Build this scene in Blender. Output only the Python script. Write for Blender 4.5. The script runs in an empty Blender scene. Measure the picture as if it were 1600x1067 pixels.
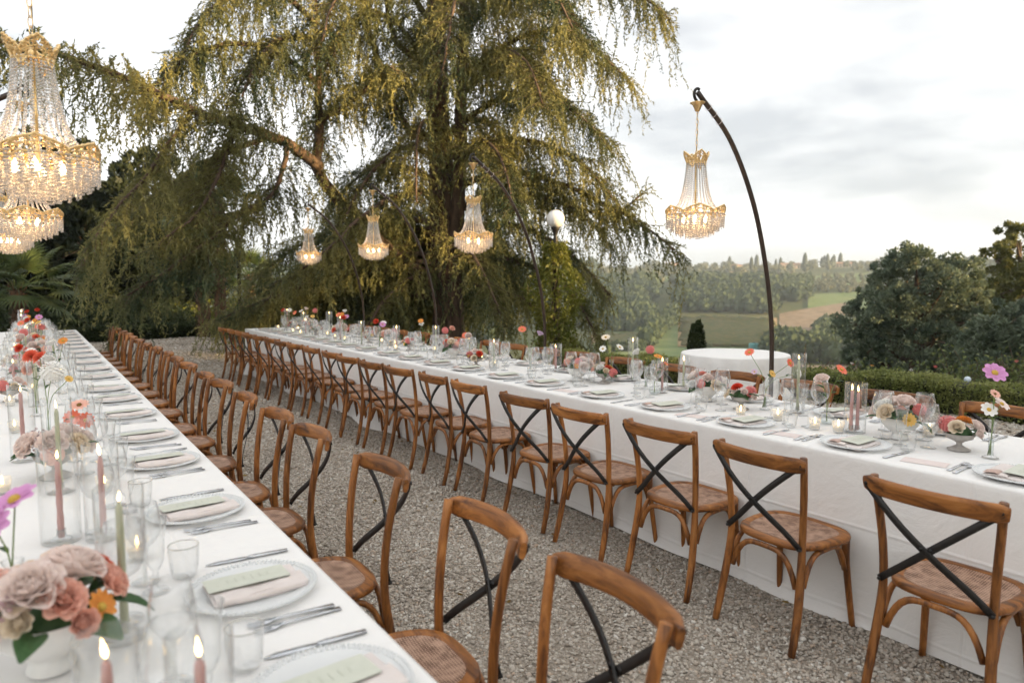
import bpy, math, random
import numpy as np
from mathutils import Vector, Matrix

random.seed(7)
rng = np.random.default_rng(11)
SC = bpy.context.scene
COL = SC.collection
R = math.radians
PI = math.pi

# ---------------------------------------------------------------- camera
CAM_H = 1.6
YAW = R(35.2)
PIT = math.atan(90.5 / 1067.0)
cam_d = bpy.data.cameras.new('camera')
cam_d.sensor_width = 36.0
cam_d.lens = 24.0
cam_d.clip_start = 0.02
cam_d.clip_end = 12000
cam_d.dof.use_dof = True
cam_d.dof.focus_distance = 4.2
cam_d.dof.aperture_fstop = 2.4
cam = bpy.data.objects.new('camera', cam_d)
cam.location = (0, 0, CAM_H)
cam.rotation_euler = (PI / 2 - PIT, 0, -YAW)
COL.objects.link(cam)
SC.camera = cam

# ---------------------------------------------------------------- sky, sun, exposure
SUN_AZ = R(35.2 + 114)       # clockwise from +Y
SUN_EL = R(11)
W = bpy.data.worlds.new('World')
SC.world = W
W.use_nodes = True
nt = W.node_tree
nt.nodes.clear()
def wn(t, **k):
    n = nt.nodes.new(t)
    for a, b in k.items():
        setattr(n, a, b)
    return n
w_out = wn('ShaderNodeOutputWorld')
w_bg = wn('ShaderNodeBackground')
w_sky = wn('ShaderNodeTexSky', sky_type='NISHITA', sun_disc=False, sun_elevation=SUN_EL, sun_rotation=SUN_AZ,
           air_density=1.0, dust_density=2.0, ozone_density=1.0, altitude=200)
w_tc = wn('ShaderNodeTexCoord')
w_map = wn('ShaderNodeMapping')
w_map.inputs['Scale'].default_value = (1.0, 1.0, 3.2)
w_map.inputs['Rotation'].default_value = (0.12, 0.08, 0.4)
w_n1 = wn('ShaderNodeTexNoise')
w_n1.inputs['Scale'].default_value = 2.1
w_n1.inputs['Detail'].default_value = 7
w_n1.inputs['Roughness'].default_value = 0.5
w_n1.inputs['Distortion'].default_value = 0.35
w_r1 = wn('ShaderNodeValToRGB')
w_r1.color_ramp.elements[0].position = 0.36
w_r1.color_ramp.elements[0].color = (3.6, 3.72, 3.88, 1)
w_r1.color_ramp.elements[1].position = 0.68
w_r1.color_ramp.elements[1].color = (9.2, 9.0, 8.7, 1)
w_mix = wn('ShaderNodeMix', data_type='RGBA')
w_mix.inputs[0].default_value = 0.9
nt.links.new(w_tc.outputs['Generated'], w_map.inputs['Vector'])
nt.links.new(w_map.outputs['Vector'], w_n1.inputs['Vector'])
nt.links.new(w_n1.outputs['Fac'], w_r1.inputs['Fac'])
nt.links.new(w_sky.outputs['Color'], w_mix.inputs[6])
nt.links.new(w_r1.outputs['Color'], w_mix.inputs[7])
nt.links.new(w_mix.outputs[2], w_bg.inputs['Color'])
w_bg.inputs['Strength'].default_value = 0.072
nt.links.new(w_bg.outputs['Background'], w_out.inputs['Surface'])

sun_d = bpy.data.lights.new('sun', 'SUN')
sun_d.energy = 5.0
sun_d.color = (1.0, 0.70, 0.33)
sun_d.angle = R(1.5)
sun = bpy.data.objects.new('sun', sun_d)
S_DIR = Vector((math.sin(SUN_AZ) * math.cos(SUN_EL), math.cos(SUN_AZ) * math.cos(SUN_EL), math.sin(SUN_EL)))
sun.rotation_euler = (-S_DIR).to_track_quat('-Z', 'Y').to_euler()
COL.objects.link(sun)

SC.view_settings.view_transform = 'Standard'
SC.view_settings.look = 'None'
SC.view_settings.gamma = 1
SC.view_settings.use_curve_mapping = False
SC.view_settings.exposure = 1.64
SC.cycles.use_denoising = True
SC.cycles.max_bounces = 5
SC.cycles.use_adaptive_sampling = True
SC.cycles.adaptive_threshold = 0.03
SC.cycles.light_sampling_threshold = 0.03
SC.cycles.diffuse_bounces = 3
SC.cycles.glossy_bounces = 2
SC.cycles.transmission_bounces = 4
SC.cycles.transparent_max_bounces = 16
SC.cycles.volume_bounces = 0
SC.cycles.caustics_reflective = False
SC.cycles.caustics_refractive = False
SC.cycles.sample_clamp_indirect = 6

# ---------------------------------------------------------------- helpers
FWD = np.array([math.sin(YAW) * math.cos(PIT), math.cos(YAW) * math.cos(PIT), -math.sin(PIT)])
RGT = np.array([math.cos(YAW), -math.sin(YAW), 0.0])
UPV = np.cross(RGT, FWD)
def at(x, y, Z):
    """survey point seen at photo pixel x, y, Z metres down the view axis"""
    return np.array([0, 0, CAM_H]) + Z * (FWD + RGT * (x - 800) / 1067.0 - UPV * (y - 533.5) / 1067.0)
def onz(x, y, z):
    d = FWD + RGT * (x - 800) / 1067.0 - UPV * (y - 533.5) / 1067.0
    return np.array([0, 0, CAM_H]) + d * ((z - CAM_H) / d[2])
def azr(x, r):
    """ground point at the bearing of photo column x, r metres away"""
    a = YAW + math.atan((x - 800) / 1067.0)
    return np.array([math.sin(a) * r, math.cos(a) * r])

class MB:
    def __init__(s):
        s.v = []; s.f = []; s.n = 0
    def add(s, v, f):
        v = [tuple(map(float, p)) for p in v]
        s.v += v
        s.f += [tuple(i + s.n for i in q) for q in f]
        s.n += len(v)
        return s
    def box(s, x0, x1, y0, y1, z0, z1):
        return s.add([(x0,y0,z0),(x1,y0,z0),(x1,y1,z0),(x0,y1,z0),(x0,y0,z1),(x1,y0,z1),(x1,y1,z1),(x0,y1,z1)],
                     [(0,3,2,1),(4,5,6,7),(0,1,5,4),(1,2,6,5),(2,3,7,6),(3,0,4,7)])
    def tube(s, pts, rad, n=8, caps=True, sq=None):
        pts = [Vector(p) for p in pts]
        m = len(pts)
        if not hasattr(rad, '__len__'):
            rad = [rad] * m
        t0 = (pts[1] - pts[0]).normalized()
        a = Vector((0, 0, 1)) if abs(t0.z) < 0.9 else Vector((1, 0, 0))
        u = t0.cross(a).normalized()
        vs = []; fs = []
        for i in range(m):
            t = (pts[min(i + 1, m - 1)] - pts[max(i - 1, 0)]).normalized()
            u = (u - t * u.dot(t)).normalized()
            w = t.cross(u)
            for k in range(n):
                an = 2 * PI * (k + (0.5 if n == 4 else 0)) / n
                vs.append(pts[i] + (u * math.cos(an) * (sq or 1) + w * math.sin(an)) * rad[i])
        for i in range(m - 1):
            for k in range(n):
                k2 = (k + 1) % n
                fs.append((i*n+k, i*n+k2, (i+1)*n+k2, (i+1)*n+k))
        if caps:
            fs.append(tuple(range(n - 1, -1, -1)))
            fs.append(tuple((m - 1) * n + k for k in range(n)))
        return s.add(vs, fs)
    def lathe(s, prof, n=20, c=(0, 0, 0), cap0=False, cap1=False, rib=None):
        vs = []; fs = []
        for i, (r, z) in enumerate(prof):
            for k in range(n):
                a = 2 * PI * k / n
                rr = r * (1 + (rib[0] * math.cos(rib[1] * a) if rib and rib[2] <= i <= rib[3] else 0))
                vs.append((c[0] + rr * math.cos(a), c[1] + rr * math.sin(a), c[2] + z))
        for i in range(len(prof) - 1):
            for k in range(n):
                k2 = (k + 1) % n
                fs.append((i*n+k, i*n+k2, (i+1)*n+k2, (i+1)*n+k))
        if cap0: fs.append(tuple(range(n - 1, -1, -1)))
        if cap1: fs.append(tuple((len(prof) - 1) * n + k for k in range(n)))
        return s.add(vs, fs)
    def ribbon(s, pts, side, wid, thk):
        """flat bar along pts, its broad face spanned by side vectors"""
        pts = [Vector(p) for p in pts]; m = len(pts); vs = []; fs = []
        for i in range(m):
            t = (pts[min(i + 1, m - 1)] - pts[max(i - 1, 0)]).normalized()
            b = Vector(side[i] if hasattr(side[0], '__len__') else side)
            b = (b - t * b.dot(t)).normalized(); nn = t.cross(b)
            w = wid[i] if hasattr(wid, '__len__') else wid
            for a, c in ((-1, -1), (1, -1), (1, 1), (-1, 1)):
                vs.append(pts[i] + b * a * w / 2 + nn * c * thk / 2)
        for i in range(m - 1):
            for k in range(4):
                k2 = (k + 1) % 4
                fs.append((i*4+k, i*4+k2, (i+1)*4+k2, (i+1)*4+k))
        fs += [(3, 2, 1, 0), tuple((m - 1) * 4 + k for k in range(4))]
        return s.add(vs, fs)
    def grid(s, P):
        """P: rows x cols of points"""
        h = len(P); w = len(P[0])
        return s.add([p for r in P for p in r], [(i*w+j, i*w+j+1, (i+1)*w+j+1, (i+1)*w+j) for i in range(h-1) for j in range(w-1)])
    def mesh(s, name, mat, smooth=True):
        me = bpy.data.meshes.new(name)
        me.from_pydata(s.v, [], s.f)
        if smooth:
            me.polygons.foreach_set('use_smooth', [True] * len(me.polygons))
        for m in (mat if isinstance(mat, (list, tuple)) else [mat]):
            me.materials.append(m)
        me.update()
        return me

def np_mesh(name, V, F, mat, smooth=False):
    """fast mesh: V (n,3), F (m,k)"""
    V = np.ascontiguousarray(V, dtype=np.float32); F = np.ascontiguousarray(F, dtype=np.int32)
    me = bpy.data.meshes.new(name)
    m, k = F.shape
    me.vertices.add(len(V)); me.vertices.foreach_set('co', V.ravel())
    me.loops.add(m * k); me.loops.foreach_set('vertex_index', F.ravel())
    me.polygons.add(m)
    me.polygons.foreach_set('loop_start', np.arange(0, m * k, k, dtype=np.int32))
    if smooth:
        me.polygons.foreach_set('use_smooth', np.ones(m, dtype=bool))
    me.materials.append(mat)
    me.update(calc_edges=True)
    return me

def obj(name, me, parent=None, loc=None, rot=None, scale=None):
    o = bpy.data.objects.new(name, me)
    COL.objects.link(o)
    if parent is not None: o.parent = parent
    if loc is not None: o.location = [float(q) for q in loc]
    if rot is not None: o.rotation_euler = rot
    if scale is not None: o.scale = scale if hasattr(scale, '__len__') else (scale,) * 3
    return o
def tag(o, label, cat, group=None):
    o['label'] = label; o['category'] = cat
    if group: o['group'] = group
    return o
def thing(name, label, cat, loc=(0, 0, 0), rotz=0, group=None, scale=None):
    return tag(obj(name, None, None, loc, (0, 0, rotz), scale), label, cat, group)
def struct(o):
    o['kind'] = 'structure'; return o
def stuff(o):
    o['kind'] = 'stuff'; return o
def build(proto, root):
    """hang copies of a proto's parts (sharing mesh data) under root; proto: (name, mesh, loc, rot, subparts)"""
    for p in proto:
        o = obj(p[0], p[1], root, p[2] if len(p) > 2 else None, p[3] if len(p) > 3 else None)
        if len(p) > 4 and p[4]:
            if p[4] == 'stuff': stuff(o)
            else:
                for q in p[4]:
                    obj(q[0], q[1], o, q[2] if len(q) > 2 else None, q[3] if len(q) > 3 else None)
    return root
ORD = 'first second third fourth fifth sixth seventh eighth ninth tenth eleventh twelfth thirteenth fourteenth fifteenth sixteenth seventeenth eighteenth nineteenth twentieth'.split() + ['twenty-first', 'twenty-second', 'twenty-third', 'twenty-fourth', 'twenty-fifth', 'twenty-sixth', 'twenty-seventh', 'twenty-eighth']

# ---------------------------------------------------------------- materials
def new_mat(name):
    m = bpy.data.materials.new(name); m.use_nodes = True
    t = m.node_tree; t.nodes.clear()
    o = t.nodes.new('ShaderNodeOutputMaterial')
    return m, t, o
def N(t, typ, ins=None, **k):
    n = t.nodes.new(typ)
    for a, b in k.items(): setattr(n, a, b)
    for a, b in (ins or {}).items(): n.inputs[a].default_value = b
    return n
def L(t, a, b): t.links.new(a, b)
def c4(c): return (c[0], c[1], c[2], 1)
def principled(name, col, rough=0.6, col2=None, nscale=8, stretch=None, bump=0, bscale=60, metal=0, spec=0.5, coord='Object', lo=0.35, hi=0.65, detail=5, sheen=0, sub=0):
    m, t, o = new_mat(name)
    b = N(t, 'ShaderNodeBsdfPrincipled', {'Base Color': c4(col), 'Roughness': rough, 'Metallic': metal, 'Specular IOR Level': spec})
    if sheen: b.inputs['Sheen Weight'].default_value = sheen
    L(t, b.outputs[0], o.inputs[0])
    if col2 is not None or bump:
        tc = N(t, 'ShaderNodeTexCoord'); mp = N(t, 'ShaderNodeMapping')
        if stretch: mp.inputs['Scale'].default_value = stretch
        L(t, tc.outputs[coord], mp.inputs[0])
    if col2 is not None:
        n = N(t, 'ShaderNodeTexNoise', {'Scale': nscale, 'Detail': detail, 'Roughness': 0.6})
        L(t, mp.outputs[0], n.inputs['Vector'])
        r = N(t, 'ShaderNodeValToRGB')
        r.color_ramp.elements[0].position = lo; r.color_ramp.elements[0].color = c4(col)
        r.color_ramp.elements[1].position = hi; r.color_ramp.elements[1].color = c4(col2)
        L(t, n.outputs['Fac'], r.inputs[0]); L(t, r.outputs[0], b.inputs['Base Color'])
    if bump:
        n2 = N(t, 'ShaderNodeTexNoise', {'Scale': bscale, 'Detail': 4})
        L(t, mp.outputs[0], n2.inputs['Vector'])
        bp = N(t, 'ShaderNodeBump', {'Strength': bump, 'Distance': 0.01})
        L(t, n2.outputs['Fac'], bp.inputs['Height']); L(t, bp.outputs[0], b.inputs['Normal'])
    return m
def leafy(name, col, col2, nscale=1.2, trans=0.35, rough=0.6, tcol=None, lo=0.35, hi=0.65):
    """thin leaf or petal: diffuse + light passing through, colour varied in soft clumps"""
    m, t, o = new_mat(name)
    tc = N(t, 'ShaderNodeTexCoord')
    n = N(t, 'ShaderNodeTexNoise', {'Scale': nscale, 'Detail': 4, 'Roughness': 0.65})
    L(t, tc.outputs['Object'], n.inputs['Vector'])
    r = N(t, 'ShaderNodeValToRGB')
    r.color_ramp.elements[0].position = lo; r.color_ramp.elements[0].color = c4(col)
    r.color_ramp.elements[1].position = hi; r.color_ramp.elements[1].color = c4(col2)
    L(t, n.outputs['Fac'], r.inputs[0])
    b = N(t, 'ShaderNodeBsdfPrincipled', {'Roughness': rough, 'Specular IOR Level': 0.25})
    L(t, r.outputs[0], b.inputs['Base Color'])
    tr = N(t, 'ShaderNodeBsdfTranslucent')
    if tcol: tr.inputs[0].default_value = c4(tcol)
    else: L(t, r.outputs[0], tr.inputs[0])
    mx = N(t, 'ShaderNodeMixShader', {0: trans})
    L(t, b.outputs[0], mx.inputs[1]); L(t, tr.outputs[0], mx.inputs[2]); L(t, mx.outputs[0], o.inputs[0])
    return m
def thin_glass(name, tint=(0.985, 0.99, 0.99), refl=0.95, rough=0.02, frost_veil=0.0, edge=False, etint=0.47):
    m, t, o = new_mat(name)
    lw = N(t, 'ShaderNodeLayerWeight', {0: 0.5})          # thin wall: the same from both faces
    pw = N(t, 'ShaderNodeMath', {1: 2.3}, operation='POWER'); L(t, lw.outputs['Facing'], pw.inputs[0])
    ml = N(t, 'ShaderNodeMath', {1: refl, 2: 0.07 * refl}, operation='MULTIPLY_ADD'); ml.use_clamp = True
    L(t, pw.outputs[0], ml.inputs[0])
    tr = N(t, 'ShaderNodeBsdfTransparent', {0: c4(tint)})
    if edge:      # more glass to look through towards the outline
        p3 = N(t, 'ShaderNodeMath', {1: 2.4}, operation='POWER'); L(t, lw.outputs['Facing'], p3.inputs[0])
        tm = N(t, 'ShaderNodeMix', data_type='RGBA'); tm.inputs[6].default_value = c4(tint); tm.inputs[7].default_value = (etint, etint + .015, etint + .015, 1)
        L(t, p3.outputs[0], tm.inputs[0]); L(t, tm.outputs[2], tr.inputs[0])
    gl = N(t, 'ShaderNodeBsdfGlossy', {'Color': (1, 1, 1, 1), 'Roughness': rough})
    mx = N(t, 'ShaderNodeMixShader')
    L(t, ml.outputs[0], mx.inputs[0]); L(t, tr.outputs[0], mx.inputs[1]); L(t, gl.outputs[0], mx.inputs[2])
    last = mx
    if frost_veil:
        d = N(t, 'ShaderNodeBsdfTranslucent', {0: (0.93, 0.94, 0.94, 1)})
        d2 = N(t, 'ShaderNodeBsdfDiffuse', {0: (0.93, 0.94, 0.94, 1)})
        a = N(t, 'ShaderNodeMixShader', {0: 0.7}); L(t, d.outputs[0], a.inputs[1]); L(t, d2.outputs[0], a.inputs[2])
        mx2 = N(t, 'ShaderNodeMixShader', {0: frost_veil})
        if edge:      # edges painted whiter, standing in for bright refraction and highlights
            e1 = N(t, 'ShaderNodeMath', {1: 1.8}, operation='POWER'); L(t, lw.outputs['Facing'], e1.inputs[0])
            e2 = N(t, 'ShaderNodeMath', {1: frost_veil, 2: 0.03}, operation='MULTIPLY_ADD'); L(t, e1.outputs[0], e2.inputs[0]); L(t, e2.outputs[0], mx2.inputs[0])
        L(t, mx.outputs[0], mx2.inputs[1]); L(t, a.outputs[0], mx2.inputs[2]); last = mx2
    L(t, last.outputs[0], o.inputs[0])
    return m
def emit(name, col, s):
    m, t, o = new_mat(name)
    e = N(t, 'ShaderNodeEmission', {0: c4(col), 1: s}); L(t, e.outputs[0], o.inputs[0])
    return m
def wood_mat(name, a, b, c, along=(1, 1, 0.12)):
    m, t, o = new_mat(name)
    tc = N(t, 'ShaderNodeTexCoord'); mp = N(t, 'ShaderNodeMapping', {'Scale': along})
    L(t, tc.outputs['Object'], mp.inputs[0])
    oi = N(t, 'ShaderNodeObjectInfo')
    ad = N(t, 'ShaderNodeVectorMath', operation='ADD'); sc = N(t, 'ShaderNodeVectorMath', {3: 7.0}, operation='SCALE')
    cmb = N(t, 'ShaderNodeCombineXYZ')
    for k in range(3): L(t, oi.outputs['Random'], cmb.inputs[k])
    L(t, cmb.outputs[0], sc.inputs[0]); L(t, sc.outputs[0], ad.inputs[1]); L(t, mp.outputs[0], ad.inputs[0])
    n = N(t, 'ShaderNodeTexNoise', {'Scale': 28, 'Detail': 6, 'Roughness': 0.65, 'Distortion': 0.6})
    L(t, ad.outputs[0], n.inputs['Vector'])
    r = N(t, 'ShaderNodeValToRGB')
    r.color_ramp.elements[0].position = 0.36; r.color_ramp.elements[0].color = c4(a)
    r.color_ramp.elements[1].position = 0.72; r.color_ramp.elements[1].color = c4(c)
    e = r.color_ramp.elements.new(0.52); e.color = c4(b)
    L(t, n.outputs['Fac'], r.inputs[0])
    mu = N(t, 'ShaderNodeMapRange', {3: 0.74, 4: 1.16}); L(t, oi.outputs['Random'], mu.inputs[0])
    vm = N(t, 'ShaderNodeVectorMath', operation='SCALE'); L(t, r.outputs[0], vm.inputs[0]); L(t, mu.outputs[0], vm.inputs[3])
    p = N(t, 'ShaderNodeBsdfPrincipled', {'Roughness': 0.42, 'Specular IOR Level': 0.45})
    # scuffs where the stain has worn through
    ns = N(t, 'ShaderNodeTexNoise', {'Scale': 17, 'Detail': 7, 'Roughness': 0.75}); L(t, ad.outputs[0], ns.inputs['Vector'])
    nr_ = N(t, 'ShaderNodeMapRange', {1: 0.66, 2: 0.74, 3: 0.0, 4: 0.55}); L(t, ns.outputs['Fac'], nr_.inputs[0])
    sm = N(t, 'ShaderNodeMix', data_type='RGBA'); sm.inputs[7].default_value = (0.50, 0.30, 0.15, 1)
    L(t, nr_.outputs[0], sm.inputs[0]); L(t, vm.outputs[0], sm.inputs[6]); L(t, sm.outputs[2], p.inputs['Base Color'])
    rm = N(t, 'ShaderNodeMapRange', {3: 0.32, 4: 0.6}); L(t, n.outputs['Fac'], rm.inputs[0]); L(t, rm.outputs[0], p.inputs['Roughness'])
    bp = N(t, 'ShaderNodeBump', {'Strength': 0.15, 'Distance': 0.004}); L(t, n.outputs['Fac'], bp.inputs['Height']); L(t, bp.outputs[0], p.inputs['Normal'])
    L(t, p.outputs[0], o.inputs[0])
    return m

M_WOOD = wood_mat('chair_wood', (0.08, 0.026, 0.006), (0.28, 0.102, 0.021), (0.45, 0.188, 0.050))
M_IRON = principled('black_iron', (0.011, 0.010, 0.010), 0.45, (0.02, 0.017, 0.015), 30, spec=0.4)
M_POLE = principled('bronzed_pole', (0.030, 0.019, 0.014), 0.30, (0.055, 0.034, 0.024), 14, spec=0.5)
M_GOLD = principled('gilt_brass', (0.80, 0.52, 0.22), 0.28, (0.95, 0.72, 0.38), 40, metal=0.9)
M_GLASS = thin_glass('clear_glass', frost_veil=0.30, edge=True)
M_CYL = thin_glass('cylinder_glass', refl=0.7, frost_veil=0.08, edge=True, etint=0.74)
M_GLASS_THICK = thin_glass('ribbed_glass', (0.985, 0.99, 0.99), 0.95, 0.05, 0.06, True)
M_VOTIVE = thin_glass('frosted_votive_glass', (0.98, 0.98, 0.96), 0.8, 0.1, 0.25)
M_PLATE = thin_glass('beaded_plate_glass', (0.985, 0.99, 0.99), 0.16, 0.3, 0.68)
M_STEEL = principled('cutlery_steel', (0.62, 0.64, 0.67), 0.22, metal=1.0)
M_SILVER_RIM = principled('silver_rim', (0.62, 0.60, 0.56), 0.25, metal=1.0)
M_FLAME = emit('candle_flame', (1.0, 0.62, 0.22), 5)
M_FLAME.cycles.emission_sampling = 'NONE'
M_BULB = emit('warm_bulb', (1.0, 0.60, 0.28), 28)
M_GREENLEAF = leafy('cut_leaf', (0.035, 0.085, 0.03), (0.07, 0.14, 0.055), 20, 0.25, 0.45)
M_STEM = leafy('flower_stem', (0.16, 0.24, 0.06), (0.22, 0.30, 0.09), 10, 0.1)
# ================================================================= the setting: terrain, terrace, gravel
PR = np.array([0, 11, 20, 40, 80, 140, 220, 330, 420, 520, 650, 800, 1000, 1300, 2500, 6000.])
PZ = np.array([-.3, -.32, -2., -6, -13, -19, -23, -25, -22.5, -11, -1, 12, 23, 26, 10, -40.])
def vnoise(x, y, s, seed=0):
    x = np.asarray(x) / s + seed * 17.3; y = np.asarray(y) / s + seed * 9.1
    return (np.sin(x * 1.3 + 1.7 * np.sin(y * 0.7)) + np.sin(y * 1.1 + 2.1 * np.sin(x * 0.6 + 1)) + 0.5 * np.sin(2.3 * x + 1.9 * y)) / 2.5
def hz(x, y):
    x = np.asarray(x, float); y = np.asarray(y, float)
    r = np.hypot(x, y)
    k = np.clip((r - 60) / 400, 0, 1)
    z = np.interp(r, PR, PZ) + k * (6.0 * vnoise(x, y, 190, 1) + 2.2 * vnoise(x, y, 70, 2)) * np.clip(1.6 - r / 1600, 0.25, 1)
    return z
nr, na = 110, 200
rr = np.concatenate([[0.01], np.geomspace(6, 6000, nr - 1)])
aa = np.linspace(0, 2 * PI, na, endpoint=False)
RRg, AAg = np.meshgrid(rr, aa, indexing='ij')
TX, TY = np.sin(AAg) * RRg, np.cos(AAg) * RRg
TZ = hz(TX, TY)
TV = np.stack([TX, TY, TZ], -1).reshape(-1, 3)
ii, jj = np.meshgrid(np.arange(nr - 1), np.arange(na), indexing='ij')
TF = np.stack([ii*na+jj, (ii+1)*na+jj, (ii+1)*na+(jj+1) % na, ii*na+(jj+1) % na], -1).reshape(-1, 4)[:, ::-1]
M_TERR = principled('hill_grassland', (0.055, 0.07, 0.028), 0.9, (0.12, 0.12, 0.055), 0.012, bump=0, spec=0.1)
struct(obj('hill_terrain', np_mesh('hill_terrain', TV, TF, M_TERR, True)))

def patch(name, xa, xb, ra, rb, mat, lift=0.5, n=26, skew=0):
    P = []
    for i in range(n):
        row = []
        for j in range(n):
            r = ra + (rb - ra) * i / (n - 1) + skew * (j / (n - 1) - .5)
            q = azr(xa + (xb - xa) * j / (n - 1), r)
            row.append((q[0], q[1], float(hz(q[0], q[1])) + lift))
        P.append(row)
    return struct(obj(name, MB().grid(P).mesh(name, mat)))
M_PLOUGH = principled('ploughed_soil', (0.17, 0.125, 0.085), 0.95, (0.25, 0.195, 0.14), 0.2, spec=0.1)
M_MEADOW = principled('meadow_grass', (0.11, 0.16, 0.06), 0.95, (0.17, 0.20, 0.09), 0.05, spec=0.1)
M_VINESOIL = principled('vineyard_soil', (0.24, 0.17, 0.085), 0.95, (0.30, 0.21, 0.12), 0.05, spec=0.1)
M_VINE = leafy('vine_leaves', (0.11, 0.14, 0.05), (0.20, 0.17, 0.07), 0.2, 0.25)
patch('ploughed_field', 1170, 1420, 160, 232, M_PLOUGH, 0.5, skew=20)
patch('meadow', 930, 1230, 236, 415, M_MEADOW, 0.45)
patch('vineyard_field', 1060, 1215, 292, 432, M_VINESOIL, 0.8, skew=10)
patch('vineyard_field', 1218, 1330, 330, 480, M_PLOUGH, 0.9, skew=60)
patch('vineyard_field', 925, 1012, 285, 360, M_VINESOIL, 0.8)
patch('meadow', 1262, 1420, 470, 580, M_MEADOW, 0.7, skew=60)
patch('meadow', 985, 1110, 665, 760, M_MEADOW, 0.8, skew=40)
patch('meadow', 1130, 1235, 700, 820, M_VINESOIL, 0.8, skew=-50)
patch('meadow', 1270, 1360, 640, 760, M_MEADOW, 0.8, skew=30)
patch('farm_track', 1085, 1180, 266, 273, M_PLOUGH, 0.9)
def vine_rows(xa, xb, ra, rb, ang, gap):
    mb = MB()
    c = azr((xa + xb) / 2, (ra + rb) / 2)
    d = np.array([math.sin(ang), math.cos(ang)]); e = np.array([d[1], -d[0]])
    for k in range(-60, 61):
        pts = []
        for s in np.arange(-120, 121, 6.0):
            p = c + e * k * gap + d * s
            r = math.hypot(*p); x = 800 + 1067 * math.tan(math.atan2(p[0], p[1]) - YAW)
            ok = xa < x < xb and ra < r < rb
            if ok: pts.append((p[0], p[1], float(hz(*p)) + 1.5))
            if (not ok or s >= 119) and pts:
                if len(pts) > 1: mb.ribbon(pts, (0, 0, 1), 1.5, 0.8)
                pts = []
    return stuff(tag(obj('vine_rows', mb.mesh('vine_rows', M_VINE)), 'rows of vines across the field in the valley', 'vines'))
vine_rows(1060, 1215, 289, 434, YAW + R(-38), 4.2)
v2 = vine_rows(930, 1008, 290, 355, YAW + R(-22), 3.0)
v2['label'] = 'rows of vines in the field beside the cedar edge'

# ---- terrace
M_GROUND = principled('gravel_bed', (0.23, 0.195, 0.158), 0.95, (0.37, 0.325, 0.27), 55, bump=0.9, bscale=75, spec=0.15, detail=8)
TX0, TX1, TY0, TY1 = -14, 9.9, -12, 25.5
mb = MB()
P = []
for i in range(60):
    y = TY0 + (TY1 - TY0) * i / 59
    P.append([(TX0 + (TX1 - 0.16 * max(0, y - 3) - TX0) * j / 39, y, 0.006 * float(vnoise(TX0 + (TX1 - TX0) * j / 39, y, 0.7)) - 0.008) for j in range(40)])
mb.grid(P)
# skirt that drops into the slope
edge = [P[i][-1] for i in range(60)] + [P[-1][j] for j in range(39, -1, -1)]
mb.grid([[(p[0] + (0.25 if k < 60 else 0), p[1] + (0.25 if k >= 60 else 0), -2.5) for k, p in enumerate(edge)], edge])
struct(obj('gravel_terrace', mb.mesh('gravel_terrace', M_GROUND)))

def stone_mesh(seed):
    r = np.random.default_rng(seed)
    phi = (1 + 5 ** .5) / 2
    v = np.array([(-1,phi,0),(1,phi,0),(-1,-phi,0),(1,-phi,0),(0,-1,phi),(0,1,phi),(0,-1,-phi),(0,1,-phi),(phi,0,-1),(phi,0,1),(-phi,0,-1),(-phi,0,1)])
    f = [(0,11,5),(0,5,1),(0,1,7),(0,7,10),(0,10,11),(1,5,9),(5,11,4),(11,10,2),(10,7,6),(7,1,8),(3,9,4),(3,4,2),(3,2,6),(3,6,8),(3,8,9),(4,9,5),(2,4,11),(6,2,10),(8,6,7),(9,8,1)]
    v = v / np.linalg.norm(v[0]) * (1 + 0.35 * r.uniform(-1, 1, (12, 1))) * np.array([1, 0.75, 0.55])
    return v, np.array(f)
def stone_mat():
    m, t, o = new_mat('gravel_stone')
    oi = N(t, 'ShaderNodeObjectInfo')
    r = N(t, 'ShaderNodeValToRGB'); r.color_ramp.interpolation = 'LINEAR'
    cols = [(0.0, (0.25, 0.21, 0.17)), (0.25, (0.35, 0.305, 0.255)), (0.5, (0.43, 0.385, 0.33)), (0.75, (0.50, 0.455, 0.395)), (0.9, (0.42, 0.32, 0.24)), (1.0, (0.62, 0.59, 0.54))]
    r.color_ramp.elements[0].color = c4(cols[0][1]); r.color_ramp.elements[1].color = c4(cols[-1][1])
    for p, c in cols[1:-1]:
        e = r.color_ramp.elements.new(p); e.color = c4(c)
    at_ = N(t, 'ShaderNodeAttribute', attribute_name='tint', attribute_type='INSTANCER')
    L(t, at_.outputs['Fac'], r.inputs[0])
    p = N(t, 'ShaderNodeBsdfPrincipled', {'Roughness': 0.8, 'Specular IOR Level': 0.3})
    L(t, r.outputs[0], p.inputs['Base Color']); L(t, p.outputs[0], o.inputs[0])
    return m
M_STONE = stone_mat()
# scatter: dense near the camera, coarser further down the aisle
def scatter(x0, x1, y0, y1, dens):
    n = int((x1 - x0) * (y1 - y0) * dens)
    return np.stack([rng.uniform(x0, x1, n), rng.uniform(y0, y1, n)], -1)
near = scatter(0.55, 3.25, 0.6, 4.2, 6500)
mid = scatter(0.55, 3.3, 4.2, 8.0, 4200)
far = scatter(0.5, 3.4, 8.0, 14.0, 2200)
far2 = np.concatenate([scatter(-1.5, 6.5, 13.0, 24.0, 350), scatter(4.2, 9.2, 0.8, 8.0, 1100)])
GP = np.concatenate([near, mid, far, far2])
gs = np.concatenate([np.full(len(near), .0085), np.full(len(mid), .0100), np.full(len(far), .0135), np.full(len(far2), .02)])
gs = gs * rng.lognormal(0, 0.28, len(gs))
gz = 0.006 * vnoise(GP[:, 0], GP[:, 1], 0.7) - 0.008 + gs * rng.uniform(-0.1, 0.55, len(gs))
me = bpy.data.meshes.new('gravel')
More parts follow.
